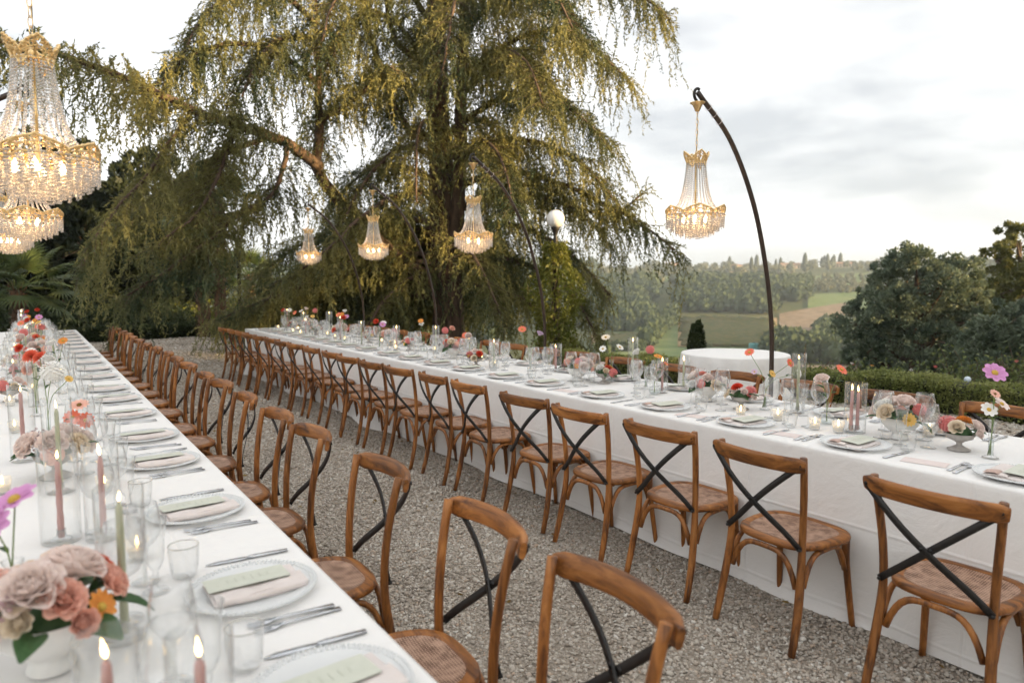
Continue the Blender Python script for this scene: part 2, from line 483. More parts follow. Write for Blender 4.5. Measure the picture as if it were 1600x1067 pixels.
me.vertices.add(len(GP)); me.vertices.foreach_set('co', np.column_stack([GP, gz]).astype(np.float32).ravel())
a = me.attributes.new('size', 'FLOAT', 'POINT'); a.data.foreach_set('value', gs.astype(np.float32))
a = me.attributes.new('turn', 'FLOAT_VECTOR', 'POINT')
a.data.foreach_set('vector', (rng.uniform(-1, 1, (len(GP), 3)) * np.array([0.6, 0.6, 3.14])).astype(np.float32).ravel())
a = me.attributes.new('tint', 'FLOAT', 'POINT')
patchy = 0.5 + 0.16 * vnoise(GP[:, 0], GP[:, 1], 0.35, 3)
a.data.foreach_set('value', np.clip(patchy + rng.normal(0, 0.27, len(GP)), 0, 1).astype(np.float32))
gravel = stuff(tag(obj('gravel', me), 'loose grey and beige gravel between the two tables', 'gravel'))
stone_objs = []
ng = bpy.data.node_groups.new('scatter_gravel', 'GeometryNodeTree')
ng.interface.new_socket('Geometry', in_out='INPUT', socket_type='NodeSocketGeometry')
ng.interface.new_socket('Geometry', in_out='OUTPUT', socket_type='NodeSocketGeometry')
gi = ng.nodes.new('NodeGroupInput'); go = ng.nodes.new('NodeGroupOutput')
iop = ng.nodes.new('GeometryNodeInstanceOnPoints')
join = ng.nodes.new('GeometryNodeGeometryToInstance')
for k in range(5):
    v, f = stone_mesh(k + 3)
    so = bpy.data.objects.new('gravel_stone_source', np_mesh('gravel_stone', v, f, M_STONE))
    info = ng.nodes.new('GeometryNodeObjectInfo'); info.inputs['Object'].default_value = so
    ng.links.new(info.outputs['Geometry'], join.inputs[0])
ng.links.new(join.outputs[0], iop.inputs['Instance'])
iop.inputs['Pick Instance'].default_value = True
idx = ng.nodes.new('FunctionNodeRandomValue'); idx.data_type = 'INT'
idx.inputs[4].default_value = 0; idx.inputs[5].default_value = 4
ng.links.new(idx.outputs[2], iop.inputs['Instance Index'])
for nm, typ, sock in (('size', 'FLOAT', 'Scale'), ('turn', 'FLOAT_VECTOR', 'Rotation')):
    na_ = ng.nodes.new('GeometryNodeInputNamedAttribute'); na_.data_type = typ; na_.inputs[0].default_value = nm
    ng.links.new(na_.outputs[0], iop.inputs[sock])
ng.links.new(gi.outputs[0], iop.inputs['Points'])
ng.links.new(iop.outputs[0], go.inputs[0])
gm = gravel.modifiers.new('scatter', 'NODES'); gm.node_group = ng
# ================================================================= tables under floor-length cloths
TOP = 0.80
def cloth_mat():
    m, t, o = new_mat('white_tablecloth')
    tc = N(t, 'ShaderNodeTexCoord')
    p = N(t, 'ShaderNodeBsdfPrincipled', {'Base Color': (0.80, 0.785, 0.765, 1), 'Roughness': 0.85, 'Specular IOR Level': 0.15, 'Sheen Weight': 0.15})
    sp = N(t, 'ShaderNodeSeparateXYZ'); L(t, tc.outputs['Object'], sp.inputs[0])
    # pressed fold lines left from the linen's packing, one every 1.05 m and one along the drop
    def crease(sock, per, off):
        a = N(t, 'ShaderNodeMath', {1: 1 / per}, operation='MULTIPLY'); L(t, sock, a.inputs[0])
        b = N(t, 'ShaderNodeMath', {1: off}, operation='ADD'); L(t, a.outputs[0], b.inputs[0])
        c = N(t, 'ShaderNodeMath', operation='FRACT'); L(t, b.outputs[0], c.inputs[0])
        d = N(t, 'ShaderNodeMath', {1: 0.5}, operation='SUBTRACT'); L(t, c.outputs[0], d.inputs[0])
        e = N(t, 'ShaderNodeMath', operation='ABSOLUTE'); L(t, d.outputs[0], e.inputs[0])
        f = N(t, 'ShaderNodeMapRange', {1: 0.0, 2: 0.012 / per, 3: 1.0, 4: 0.0}); L(t, e.outputs[0], f.inputs[0])
        return f.outputs[0]
    s1 = crease(sp.outputs[1], 1.05, 0.2); s2 = crease(sp.outputs[2], 0.41, 0.35); s3 = crease(sp.outputs[0], 0.62, 0.0)
    n = N(t, 'ShaderNodeTexNoise', {'Scale': 3.5, 'Detail': 6, 'Roughness': 0.6, 'Distortion': 0.4}); L(t, tc.outputs['Object'], n.inputs['Vector'])
    n2 = N(t, 'ShaderNodeTexNoise', {'Scale': 420, 'Detail': 2}); L(t, tc.outputs['Object'], n2.inputs['Vector'])
    m1 = N(t, 'ShaderNodeMath', operation='ADD'); L(t, s1, m1.inputs[0]); L(t, s2, m1.inputs[1])
    m2 = N(t, 'ShaderNodeMath', operation='ADD'); L(t, m1.outputs[0], m2.inputs[0]); L(t, s3, m2.inputs[1])
    m3 = N(t, 'ShaderNodeMath', {1: 0.4}, operation='MULTIPLY'); L(t, m2.outputs[0], m3.inputs[0])
    m4 = N(t, 'ShaderNodeMath', {1: 2.4, 2: 0}, operation='MULTIPLY_ADD'); L(t, n.outputs['Fac'], m4.inputs[0]); L(t, m3.outputs[0], m4.inputs[2])
    m5 = N(t, 'ShaderNodeMath', {1: 0.05}, operation='MULTIPLY_ADD'); L(t, n2.outputs['Fac'], m5.inputs[0]); L(t, m4.outputs[0], m5.inputs[2])
    bp = N(t, 'ShaderNodeBump', {'Strength': 0.5, 'Distance': 0.012}); L(t, m5.outputs[0], bp.inputs['Height'])
    L(t, bp.outputs[0], p.inputs['Normal']); L(t, p.outputs[0], o.inputs[0])
    return m
M_CLOTH = cloth_mat()
M_BOARD = principled('plywood_board', (0.32, 0.22, 0.12), 0.7, (0.4, 0.28, 0.16), 6)
def drape(x0, x1, y0, y1, seed, amp=0.03, foot=0.07):
    """closed loop of cloth: rounded table edge, hanging drop with soft folds, hem breaking on the ground"""
    r = 0.012
    loop = []
    def seg(a, b, nx, ny):
        ln = math.dist(a, b); n = max(2, int(ln / 0.045))
        for i in range(n):
            k = i / n
            loop.append((a[0] + (b[0] - a[0]) * k, a[1] + (b[1] - a[1]) * k, nx, ny))
    c = 0.02
    seg((x1, y0 + c), (x1, y1 - c), 1, 0); loop.append((x1 - c * .3, y1 - c * .3, .7, .7))
    seg((x1 - c, y1), (x0 + c, y1), 0, 1); loop.append((x0 + c * .3, y1 - c * .3, -.7, .7))
    seg((x0, y1 - c), (x0, y0 + c), -1, 0); loop.append((x0 + c * .3, y0 + c * .3, -.7, -.7))
    seg((x0 + c, y0), (x1 - c, y0), 0, -1); loop.append((x1 - c * .3, y0 + c * .3, .7, -.7))
    n = len(loop)
    s = np.arange(n) * 0.045
    g = np.random.default_rng(seed)
    ph = g.uniform(0, 6.28, 9); fr = g.uniform(1.5, 9.0, 9); am = g.uniform(0.3, 1, 9) / fr ** 0.4
    fold = sum(am[k] * np.sin(fr[k] * s + ph[k] + 0.6 * np.sin(0.7 * s + k)) for k in range(9)) / 2.2
    hem = sum(g.uniform(.4, 1) * np.sin(g.uniform(1.5, 5) * s + g.uniform(0, 6)) for k in range(4)) / 2
    rows = []
    hts = [0, 0.004, 0.012, 0.03, 0.08, 0.16, 0.26, 0.37, 0.48, 0.58, 0.66, 0.72, 0.76, 0.785, 0.797]
    for hgt in hts:
        k = hgt / 0.8
        row = []
        for i, (x, y, nx, ny) in enumerate(loop):
            if hgt <= 0.012:
                off = -r * (1 - math.sin(math.acos(max(0.0, 1 - hgt / 0.012)))) if hgt < 0.012 else 0.0
            else:
                off = amp * (fold[i] + 0.25) * k ** 1.3
                if hgt > 0.7: off += foot * max(0, hem[i]) * ((hgt - 0.7) / 0.1) ** 2
            z = TOP - hgt + (0.012 * max(0, -hem[i]) if hgt > 0.79 else 0)
            row.append((x + nx * off, y + ny * off, z))
        rows.append(row + [row[0]])
    rows = rows[::-1]
    mb = MB().grid(rows)
    mb.add([(x0 + r, y0 + r, TOP), (x1 - r, y0 + r, TOP), (x1 - r, y1 - r, TOP), (x0 + r, y1 - r, TOP)], [(0, 1, 2, 3)])
    # top ring between loop and inner rectangle
    lp = rows[-1][:-1]
    cx, cy = (x0 + x1) / 2, (y0 + y1) / 2
    inner = [(min(max(p[0], x0 + r), x1 - r), min(max(p[1], y0 + r), y1 - r), TOP) for p in lp]
    mb.grid([lp + [lp[0]], inner + [inner[0]]])
    return mb
LT = (-0.60, 0.64, 0.62, 14.05)
RT = (3.10, 4.20, -0.5, 12.65)
for (x0, x1, y0, y1), lab, sd in ((LT, 'long banquet table under white cloth reaching past the camera on the left', 3), (RT, 'long banquet table under white floor-length cloth across the aisle, nearer the valley', 5)):
    t = thing('banquet_table', lab, 'table', ((x0 + x1) / 2, (y0 + y1) / 2, 0), 0, 'banquet tables')
    ox, oy = (x0 + x1) / 2, (y0 + y1) / 2
    obj('tablecloth', drape(x0 - ox, x1 - ox, y0 - oy, y1 - oy, sd).mesh('tablecloth', M_CLOTH), t)
    obj('table_board', MB().box(x0 - ox + .02, x1 - ox - .02, y0 - oy + .02, y1 - oy - .02, 0.76, 0.79).mesh('table_board', M_BOARD, False), t)
    for lx in (-.4, .4):
        for ly in (-.47, 0, .47):
            obj('table_leg', MB().tube([(lx * (x1 - x0), ly * (y1 - y0), 0), (lx * (x1 - x0), ly * (y1 - y0), .76)], .025, 6).mesh('table_leg', M_IRON), t)

# ================================================================= cross-back chairs
def cane_mat():
    m, t, o = new_mat('rattan_cane')
    tc = N(t, 'ShaderNodeTexCoord')
    w1 = N(t, 'ShaderNodeTexWave', {'Scale': 34, 'Distortion': 0.6}); w2 = N(t, 'ShaderNodeTexWave', {'Scale': 34, 'Distortion': 0.6}, bands_direction='Y')
    L(t, tc.outputs['Object'], w1.inputs[0]); L(t, tc.outputs['Object'], w2.inputs[0])
    mx = N(t, 'ShaderNodeMath', operation='MULTIPLY'); L(t, w1.outputs['Fac'], mx.inputs[0]); L(t, w2.outputs['Fac'], mx.inputs[1])
    n = N(t, 'ShaderNodeTexNoise', {'Scale': 25, 'Detail': 4}); L(t, tc.outputs['Object'], n.inputs['Vector'])
    ad = N(t, 'ShaderNodeMath', {1: 0.5}, operation='MULTIPLY_ADD'); L(t, mx.outputs[0], ad.inputs[0]); L(t, n.outputs['Fac'], ad.inputs[2])
    r = N(t, 'ShaderNodeValToRGB'); r.color_ramp.elements[0].position = .42; r.color_ramp.elements[0].color = (0.13, 0.06, 0.032, 1)
    r.color_ramp.elements[1].position = .85; r.color_ramp.elements[1].color = (0.52, 0.33, 0.23, 1)
    L(t, ad.outputs[0], r.inputs[0])
    p = N(t, 'ShaderNodeBsdfPrincipled', {'Roughness': 0.55}); L(t, r.outputs[0], p.inputs['Base Color'])
    bp = N(t, 'ShaderNodeBump', {'Strength': 0.5, 'Distance': 0.002}); L(t, mx.outputs[0], bp.inputs['Height']); L(t, bp.outputs[0], p.inputs['Normal'])
    L(t, p.outputs[0], o.inputs[0]); return m
M_CANE = cane_mat()
M_WOOD_R = wood_mat('chair_rail_wood', (0.08, 0.026, 0.006), (0.28, 0.102, 0.021), (0.45, 0.188, 0.050), (1, 0.12, 1))
def bez(pts, n):
    """Catmull-Rom through pts"""
    P = [np.array(p, float) for p in pts]; P = [2 * P[0] - P[1]] + P + [2 * P[-1] - P[-2]]
    out = []
    m = len(P) - 3
    for k in range(n + 1):
        u = k / n * m; i = min(int(u), m - 1); f = u - i
        a, b, c, d = P[i:i + 4]
        out.append(.5 * (2 * b + (c - a) * f + (2 * a - 5 * b + 4 * c - d) * f * f + (3 * b - a - 3 * c + d) * f ** 3))
    return out
def seat_outline(sc, n=40):
    """rounded trapezoid seat, front (+x) wider"""
    out = []
    for k in range(n):
        a = 2 * PI * k / n
        c, s_ = math.cos(a), math.sin(a)
        x = math.copysign(abs(c) ** 0.62, c) * 0.205
        w = 0.215 + 0.02 * (x / 0.205)
        y = math.copysign(abs(s_) ** 0.62, s_) * w
        out.append((x * sc, y * sc))
    return out
def chair_proto():
    parts = []
    # seat frame: a bevelled board with a dished middle
    mb = MB(); o = seat_outline(1.0); n = len(o)
    rings = [(0.93, .424), (1.0, .43), (1.015, .441), (1.0, .452), (0.97, .457), (0.83, .457), (0.81, .452)]
    P = [[(x * k, y * k, z) for x, y in o] for k, z in rings]
    mb.grid([r + [r[0]] for r in P])
    mb.add([(x * .93, y * .93, .424) for x, y in o], [tuple(range(n - 1, -1, -1))])
    parts.append(('seat', mb.mesh('chair_seat', M_WOOD_R)))
    mb = MB()
    rings = [(0.825, .4535), (0.6, .4475), (0.3, .444), (0.02, .443)]
    mb.grid([r + [r[0]] for r in [[(x * k, y * k, z) for x, y in o] for k, z in rings]])
    mb.add([(x * .02, y * .02, .443) for x, y in o], [tuple(range(n))])
    parts.append(('cane_panel', mb.mesh('cane_panel', M_CANE)))
    for s in (-1, 1):
        pts = bez([(-.275, s*.205, 0), (-.235, s*.2, .16), (-.205, s*.19, .34), (-.198, s*.187, .46), (-.205, s*.192, .6), (-.225, s*.203, .74), (-.252, s*.214, .868)], 18)
        parts.append(('rear_leg', MB().tube(pts, [.0155 + .003 * math.sin(min(1, i / 9) * PI) for i in range(19)], 10).mesh('rear_leg', M_WOOD)))
    for s in (-1, 1):
        pts = bez([(.205, s*.195, 0), (.185, s*.185, .15), (.165, s*.175, .32), (.160, s*.172, .428)], 8)
        parts.append(('front_leg', MB().tube(pts, [.0135, .0140, .0145, .015, .0155, .016, .017, .018, .019], 10).mesh('front_leg', M_WOOD)))
    # top rail: bent back behind the posts
    pts = []; side = []
    for k in range(17):
        u = k / 16 * 2 - 1
        pts.append((-.270 - .062 * (1 - u * u) ** 0.9, u * .238, .838 + .004 * (1 - u * u)))
        side.append((-.22, 0, 1))
    mb = MB(); Ps = [Vector(p) for p in pts]
    rows = []
    for i, p in enumerate(Ps):
        t = (Ps[min(i + 1, 16)] - Ps[max(i - 1, 0)]).normalized()
        b = Vector(side[i]); b = (b - t * b.dot(t)).normalized(); nn = t.cross(b)
        e = 1.0 if 0 < i < 16 else 0.72
        ring = []
        for k in range(12):
            a = 2 * PI * k / 12
            ring.append(p + b * math.copysign(abs(math.sin(a)) ** .7, math.sin(a)) * .036 * e + nn * math.copysign(abs(math.cos(a)) ** .7, math.cos(a)) * .0135 * e)
        rows.append(ring + [ring[0]])
    mb.grid(rows)
    mb.add(rows[0][:-1], [tuple(range(12))]); mb.add(rows[-1][:-1], [tuple(range(11, -1, -1))])
    parts.append(('top_rail', mb.mesh('top_rail', M_WOOD_R)))
    # crossed iron straps bowing backwards, bolted at rail ends and posts
    for s in (-1, 1):
        pts = []
        for k in range(13):
            u = k / 12
            y = s * (-.222 + .415 * u); z = .842 - .385 * u
            x = -.288 - .052 * math.sin(PI * min(1, u * 1.15)) * (1 - u * .4) + .068 * u + (.003 if s > 0 else -.003)
            pts.append((x, y, z))
        mb = MB().ribbon(pts, (0, s * .68, .73), .027, .0045)
        for p in (pts[0], pts[6], pts[12]):
            mb.tube([(p[0] - .008, p[1], p[2]), (p[0] + .006, p[1], p[2])], .007, 8)
        parts.append(('cross_strap', mb.mesh('cross_strap', M_IRON)))
    # bentwood arches under the seat
    def arch(a, b, zl, zt):
        a = np.array(a); b = np.array(b); pts = []
        for k in range(17):
            u = k / 16; w = 2 * u - 1
            e = math.copysign(abs(w) ** 0.8, w) * 0.5 + 0.5
            q = a + (b - a) * (0.06 + 0.88 * e)
            pts.append((q[0], q[1], zl + (zt - zl) * (1 - abs(w) ** 3.2)))
        return MB().tube(pts, .0115, 8, sq=1.15)
    parts.append(('arched_brace', arch((-.206, -.19), (-.206, .19), .27, .415).mesh('arched_brace', M_WOOD)))
    parts.append(('arched_brace', arch((.172, -.178), (.172, .178), .29, .415).mesh('arched_brace', M_WOOD)))
    for s in (-1, 1):
        parts.append(('arched_brace', arch((-.21, s*.192), (.172, s*.178), .28, .415).mesh('arched_brace', M_WOOD)))
    return parts
CHAIR = chair_proto()
LCH = [1.197, 1.788, 2.536, 3.327, 3.90, 4.633, 5.357, 5.912, 6.726, 7.36, 8.02, 8.70, 9.33, 10.02, 10.68, 11.35, 12.0, 12.68, 13.35]
RCH = [1.09, 1.80, 2.42, 3.02, 3.60, 4.28, 4.84, 5.45, 6.0, 6.58, 7.10, 7.75, 8.35, 8.85, 9.35, 9.9, 10.4, 10.9, 11.45, 12.0]
FCH = [0.85, 1.62, 2.2, 2.85, 3.45, 4.1, 4.75, 5.4, 6.0, 6.6, 7.2, 7.85, 8.4, 9.0, 9.65, 10.3, 10.9, 11.5]
for i, y in enumerate(LCH):
    lab = f'cross-back wooden chair at the left table, {ORD[i]} from the camera'
    if i == 0: lab = 'nearest cross-back wooden chair, cut by the bottom edge, at the left table'
    build(CHAIR, thing('cross_back_chair', lab, 'chair', (0.852 + random.uniform(-.012, .03), y, 0), PI + R(random.uniform(-5, 5)), 'cross-back chairs along the left table'))
for i, y in enumerate(RCH):
    build(CHAIR, thing('cross_back_chair', f'cross-back wooden chair facing the right table from the aisle, {ORD[i]} from the camera', 'chair', (2.895 + random.uniform(-.03, .012), y, 0), R(random.uniform(-5, 5)), 'cross-back chairs along the aisle side of the right table'))
for i, y in enumerate(FCH):
    build(CHAIR, thing('cross_back_chair', f'cross-back wooden chair on the valley side of the right table, {ORD[i]} from camera', 'chair', (4.42 + random.uniform(-.01, .05), y, 0), PI + R(random.uniform(-7, 7)), 'cross-back chairs along the valley side of the right table'))
# ================================================================= tableware
ZT = TOP + 0.0015
def lathe_mesh(name, prof, mat, n=28, **k):
    return MB().lathe(prof, n, **k).mesh(name, mat)
WINE = MB().lathe([(.0005, .004), (.034, .002), (.0345, .0035), (.012, .006), (.0045, .012), (.0036, .05), (.004, .088), (.009, .096), (.026, .108), (.0395, .128), (.0445, .148), (.0435, .168), (.0385, .195), (.0345, .216), (.0338, .2165)], 28).mesh('wine_glass', M_GLASS)
WINE_BIG = MB().lathe([(.0005, .004), (.038, .002), (.0385, .0035), (.012, .006), (.0045, .012), (.0036, .05), (.004, .098), (.010, .106), (.03, .12), (.046, .145), (.051, .168), (.049, .19), (.0425, .22), (.0375, .242), (.0368, .2425)], 28).mesh('wine_glass', M_GLASS)
FLUTE = MB().lathe([(.0005, .004), (.031, .002), (.0315, .0035), (.010, .006), (.005, .011), (.0045, .035), (.0075, .048), (.006, .056), (.014, .066), (.0215, .085), (.0235, .11), (.0245, .14), (.0275, .17), (.0325, .196), (.0318, .1965)], 28).mesh('champagne_flute', M_GLASS)
def tumbler_parts():
    b = MB().lathe([(.0005, .006), (.026, .004), (.0305, .006), (.033, .02), (.0365, .045), (.0385, .075), (.0388, .09)], 40, rib=(.02, 20, 2, 5)).mesh('tumbler_body', M_GLASS_THICK)
    r = MB().lathe([(.0383, .0888), (.0395, .0912), (.0385, .0928), (.0373, .0905)], 40).mesh('silver_rim', M_SILVER_RIM)
    return [('tumbler_body', b), ('silver_rim', r)]
TUMBLER = tumbler_parts()
def plate_parts():
    b = MB().lathe([(.001, .004), (.10, .004), (.115, .006), (.135, .012), (.158, .016), (.16, .0175), (.157, .019), (.133, .0155), (.112, .0095), (.001, .0085)], 48).mesh('charger_plate', M_PLATE)
    mb = MB()
    v, f = stone_mesh(1)
    v = v / np.linalg.norm(v, axis=1, keepdims=True)
    for ring, cnt, z in ((.1575, 84, .0195), (.147, 78, .0178)):
        for k in range(cnt):
            a = 2 * PI * k / cnt
            mb.add(v * .0048 + np.array([ring * math.cos(a), ring * math.sin(a), z]), f)
    return b, mb.mesh('beaded_rim', M_PLATE)
PLATE, PLATE_BEADS = plate_parts()
M_NAPKIN = principled('blush_linen', (0.74, 0.66, 0.62), 0.9, (0.80, 0.73, 0.70), 14, bump=0.5, bscale=350, sheen=0.2, spec=0.1)
M_NAPKIN2 = principled('dusty_rose_linen', (0.50, 0.34, 0.28), 0.9, (0.58, 0.42, 0.36), 14, bump=0.5, bscale=350, sheen=0.2, spec=0.1)
M_CARD = principled('sage_card', (0.56, 0.575, 0.49), 0.75, (0.60, 0.61, 0.53), 30, spec=0.2)
M_CARD2 = principled('blush_card', (0.70, 0.60, 0.57), 0.75, (0.74, 0.65, 0.62), 30, spec=0.2)
M_INK = principled('card_ink', (0.50, 0.515, 0.43), 0.8)
def napkin_mesh():
    """linen folded into a pocket: stacked soft layers, one rolled edge towards the guest (-x)"""
    mb = MB()
    def layer(x0, x1, y0, y1, z, thk, bow, seed):
        g = np.random.default_rng(seed); top = []; n = 11
        for i in range(7):
            x = x0 + (x1 - x0) * i / 6; row = []
            for j in range(n):
                y = y0 + (y1 - y0) * j / (n - 1)
                row.append((x + .004 * math.sin(j * .9 + seed), y, z + thk + bow * math.sin(PI * i / 6) + .0018 * math.sin(j * 1.1 + i * .7 + seed)))
            top.append(row)
        mb.grid(top)
        bot = [[(p[0], p[1], p[2] - thk) for p in r] for r in top]
        mb.grid([r[::-1] for r in bot])
        ring_t = top[0] + [r[-1] for r in top[1:]] + top[-1][::-1][1:] + [r[0] for r in top[::-1]][1:]
        ring_b = bot[0] + [r[-1] for r in bot[1:]] + bot[-1][::-1][1:] + [r[0] for r in bot[::-1]][1:]
        mb.grid([ring_b, ring_t])
    layer(-.078, .074, -.115, .115, .010, .004, .002, 1)
    layer(-.080, .070, -.111, .117, .0155, .004, .003, 2)
    layer(-.076, .000, -.115, .111, .0222, .0035, .004, 3)
    pts = [(-.078 + .003 * math.sin(k), -.11 + .22 * k / 8, .0185 + .001 * math.sin(2 * k)) for k in range(9)]
    mb.tube(pts, .0085, 8)
    return mb.mesh('folded_napkin', M_NAPKIN)
def napkin_flap():
    P = [[(-.084 + .012 * math.sin(i / 5 * PI) + .09 * i / 5 * .6, -.119 + .06 * j / 5 , .030 + .006 * math.sin(PI * i / 5) + .002 * j / 5) for j in range(6)] for i in range(6)]
    return MB().grid(P).mesh('napkin_flap', M_NAPKIN2)
NAPKIN, NAPKIN_FLAP = napkin_mesh(), napkin_flap()
def card_mesh(w, l, mat):
    mb = MB()
    P = [[(-w / 2 + w * i / 4, -l / 2 + l * j / 6, .0005 + .0015 * math.sin(PI * i / 4)) for j in range(7)] for i in range(5)]
    mb.grid(P); mb.grid([[(p[0], p[1], p[2] - .0012) for p in r][::-1] for r in P])
    return mb.mesh('card', mat)
CARD = card_mesh(.095, .20, M_CARD); CARD2 = card_mesh(.10, .18, M_CARD2)
def ink_mesh():
    mb = MB()
    for k in range(6):
        w = .02 + .012 * ((k * 7) % 5) / 4
        mb.box(-w / 2, w / 2, -.055 + k * .02, -.0515 + k * .02, .0023, .0026)
    return mb.mesh('printed_lines', M_INK, False)
INK = ink_mesh()
def knife_mesh():
    mb = MB()
    mb.ribbon([(0, -.11, .0035), (0, -.02, .0042), (0, 0, .004)], (1, 0, 0), [.012, .0135, .010], .006)
    mb.ribbon([(0, 0, .0035), (.001, .03, .003), (.002, .09, .0025), (0, .115, .0022)], (1, 0, 0), [.012, .019, .018, .004], .0016)
    return mb.mesh('table_knife', M_STEEL)
def fork_mesh():
    mb = MB()
    mb.ribbon([(0, -.10, .003), (0, -.06, .004), (0, .02, .006), (0, .045, .0055)], (1, 0, 0), [.015, .011, .006, .012], .003)
    mb.ribbon([(0, .045, .0055), (0, .06, .004), (0, .068, .0035)], (1, 0, 0), [.012, .023, .024], .002)
    for k in range(4):
        x = -.0098 + .0065 * k
        mb.ribbon([(x, .066, .0035), (x, .09, .003), (x * .95, .105, .005)], (1, 0, 0), [.0038, .0036, .0016], .002)
    return mb.mesh('table_fork', M_STEEL)
KNIFE, FORK = knife_mesh(), fork_mesh()

def place_setting(edge_x, y, inward, who, side, near=True, card2=False, full=True):
    """one guest's setting; inward = +1 when the table lies towards +x of this edge"""
    j = lambda a: random.uniform(-a, a)
    rz = 0 if inward > 0 else PI
    def W_(dx, dy):
        return (edge_x + inward * dx, y + dy * inward, ZT)
    lab = lambda s: f'{s} at the {who} place {side}'
    g = side.strip()
    px, dy = .195 + j(.012), j(.02)
    if full:
        p = tag(obj('charger_plate', PLATE, None, W_(px, dy), (0, 0, j(3))), lab('beaded glass charger plate'), 'plate', 'charger plates ' + g)
        if near: obj('beaded_rim', PLATE_BEADS, p)
        a = R(j(7))
        nk = tag(obj('napkin', NAPKIN, None, W_(px - .01, dy + j(.01)), (0, 0, rz + a - PI / 2)), lab('folded blush napkin'), 'napkin', 'napkins ' + g)
        if inward > 0 or side.startswith('on'): obj('napkin_flap', NAPKIN_FLAP, nk)
        q = W_(px + .01, dy - .012 + j(.008))
        c = tag(obj('menu_card', CARD, None, (q[0], q[1], ZT + .0335), (0, R(3), rz + a - PI / 2 + R(j(2)))), lab('sage menu card in the napkin'), 'card', 'menu cards ' + g)
        if near: obj('printed_lines', INK, c)
        for nm, me_, dd in (('table_fork', FORK, -.205), ('table_fork', FORK, -.235), ('table_knife', KNIFE, .215)):
            w = 'outer fork' if dd == -.235 else ('inner fork' if dd == -.205 else 'knife')
            tag(obj(nm, me_, None, W_(.165 + j(.015), -dd + j(.006)), (0, 0, (-PI / 2 if inward > 0 else PI / 2) + R(j(5)))), lab('steel ' + w), 'cutlery', 'cutlery ' + g)
    r = build(TUMBLER, thing('ribbed_tumbler', lab('ribbed silver-rimmed water tumbler'), 'tumbler', W_(.33 + j(.02), -.20 + j(.02)), j(3), 'water tumblers ' + g))
    tag(obj('champagne_flute', FLUTE, None, W_(.40 + j(.02), -.115 + j(.025)), (0, 0, j(3))), lab('flared champagne flute'), 'glass', 'champagne flutes ' + g)
    tag(obj('wine_glass', WINE, None, W_(.435 + j(.02), -.22 + j(.02)), (0, 0, j(3))), lab('slim clear wine glass'), 'glass', 'wine glasses ' + g)
    tag(obj('wine_glass', WINE_BIG, None, W_(.48 + j(.015), .01 + j(.03)), (0, 0, j(3))), lab('large clear wine glass'), 'glass', 'wine glasses ' + g)
    if card2:
        q = W_(.15, .36)
        tag(obj('program_card', CARD2, None, q, (0, 0, rz + R(12) + R(j(5)))), lab('flat blush card'), 'card', 'blush cards ' + g)
for i, y in enumerate(LCH):
    place_setting(LT[1], y + .02, -1, ORD[i], 'along the left table', y < 7)
for i, y in enumerate(RCH):
    place_setting(RT[0], y - .06, 1, ORD[i], "on the right table's aisle side", y < 6, card2=(i in (0, 1, 2, 4)))
for i, y in enumerate(FCH):
    place_setting(RT[1], y, -1, ORD[i], "on the right table's valley side", False)
for i, y in enumerate(LCH):
    if y > 7: place_setting(LT[0], y, 1, ORD[i], "on the left table's outer side", False, full=False)

# ================================================================= candles
M_WAX = {'pink': leafy('pink_wax', (0.62, 0.36, 0.33), (0.66, 0.40, 0.37), 8, 0.3, 0.4), 'sage': leafy('sage_wax', (0.52, 0.53, 0.36), (0.56, 0.57, 0.40), 8, 0.3, 0.4), 'white': leafy('white_wax', (0.82, 0.78, 0.70), (0.86, 0.82, 0.75), 8, 0.4, 0.4)}
M_WICK = principled('wick', (0.02, 0.015, 0.012), 0.9)
FLAME = MB().lathe([(.0006, .0), (.0042, .006), (.0055, .012), (.0042, .021), (.0018, .031), (.0003, .038)], 10).mesh('flame', M_FLAME)
WICK = MB().tube([(0, 0, -.004), (.0006, 0, .007)], .0008, 5).mesh('wick', M_WICK)
def taper_mesh(h, mat, twist):
    mb = MB(); rows = []
    for i in range(29):
        z = h * i / 28; r = .0095 - .0022 * i / 28; row = []
        if i == 28: r *= .5
        for k in range(16):
            a = 2 * PI * k / 16
            rr = r * (1 + (.10 * math.cos(4 * a + z * 95) if twist else 0))
            row.append((rr * math.cos(a), rr * math.sin(a), z))
        rows.append(row + [row[0]])
    mb.grid(rows)
    return mb.mesh('wax', mat)
HOLDER = MB().lathe([(.001, .001), (.028, .001), (.030, .004), (.026, .008), (.014, .012), (.0125, .03), (.0135, .034), (.0105, .034), (.0103, .01)], 20).mesh('glass_holder', M_GLASS_THICK)
tapers = {}
def candle(loc, colr, h, label, group, cyl=None, twist=False):
    key = (colr, round(h, 2), twist)
    if key not in tapers: tapers[key] = taper_mesh(h, M_WAX[colr], twist)
    c = thing('taper_candle', label, 'candle', (loc[0], loc[1], ZT + .004), random.uniform(0, 6), group)
    obj('glass_holder', HOLDER, c)
    obj('wax', tapers[key], c, (0, 0, .008))
    w = obj('wick', WICK, c, (0, 0, .008 + h)); k_ = random.uniform(.72, 1.0); obj('flame', FLAME, w, (0, 0, .004), (R(random.uniform(-9, 9)), R(random.uniform(-9, 9)), 0), (k_ * random.uniform(.8, 1), k_, k_ * random.uniform(.8, 1.15)))
    return c
cyls = {}
def cylinder(loc, r, h, label, group):
    k = (round(r, 3), round(h, 2))
    if k not in cyls:
        cyls[k] = MB().lathe([(.0006, .0015), (r - .002, .001), (r, .003), (r, h * .5), (r, h - .001), (r - .0015, h + .0005)], 32).mesh('glass_cylinder', M_CYL)
    return tag(obj('glass_cylinder', cyls[k], None, (loc[0], loc[1], ZT)), label, 'candle cylinder', group)
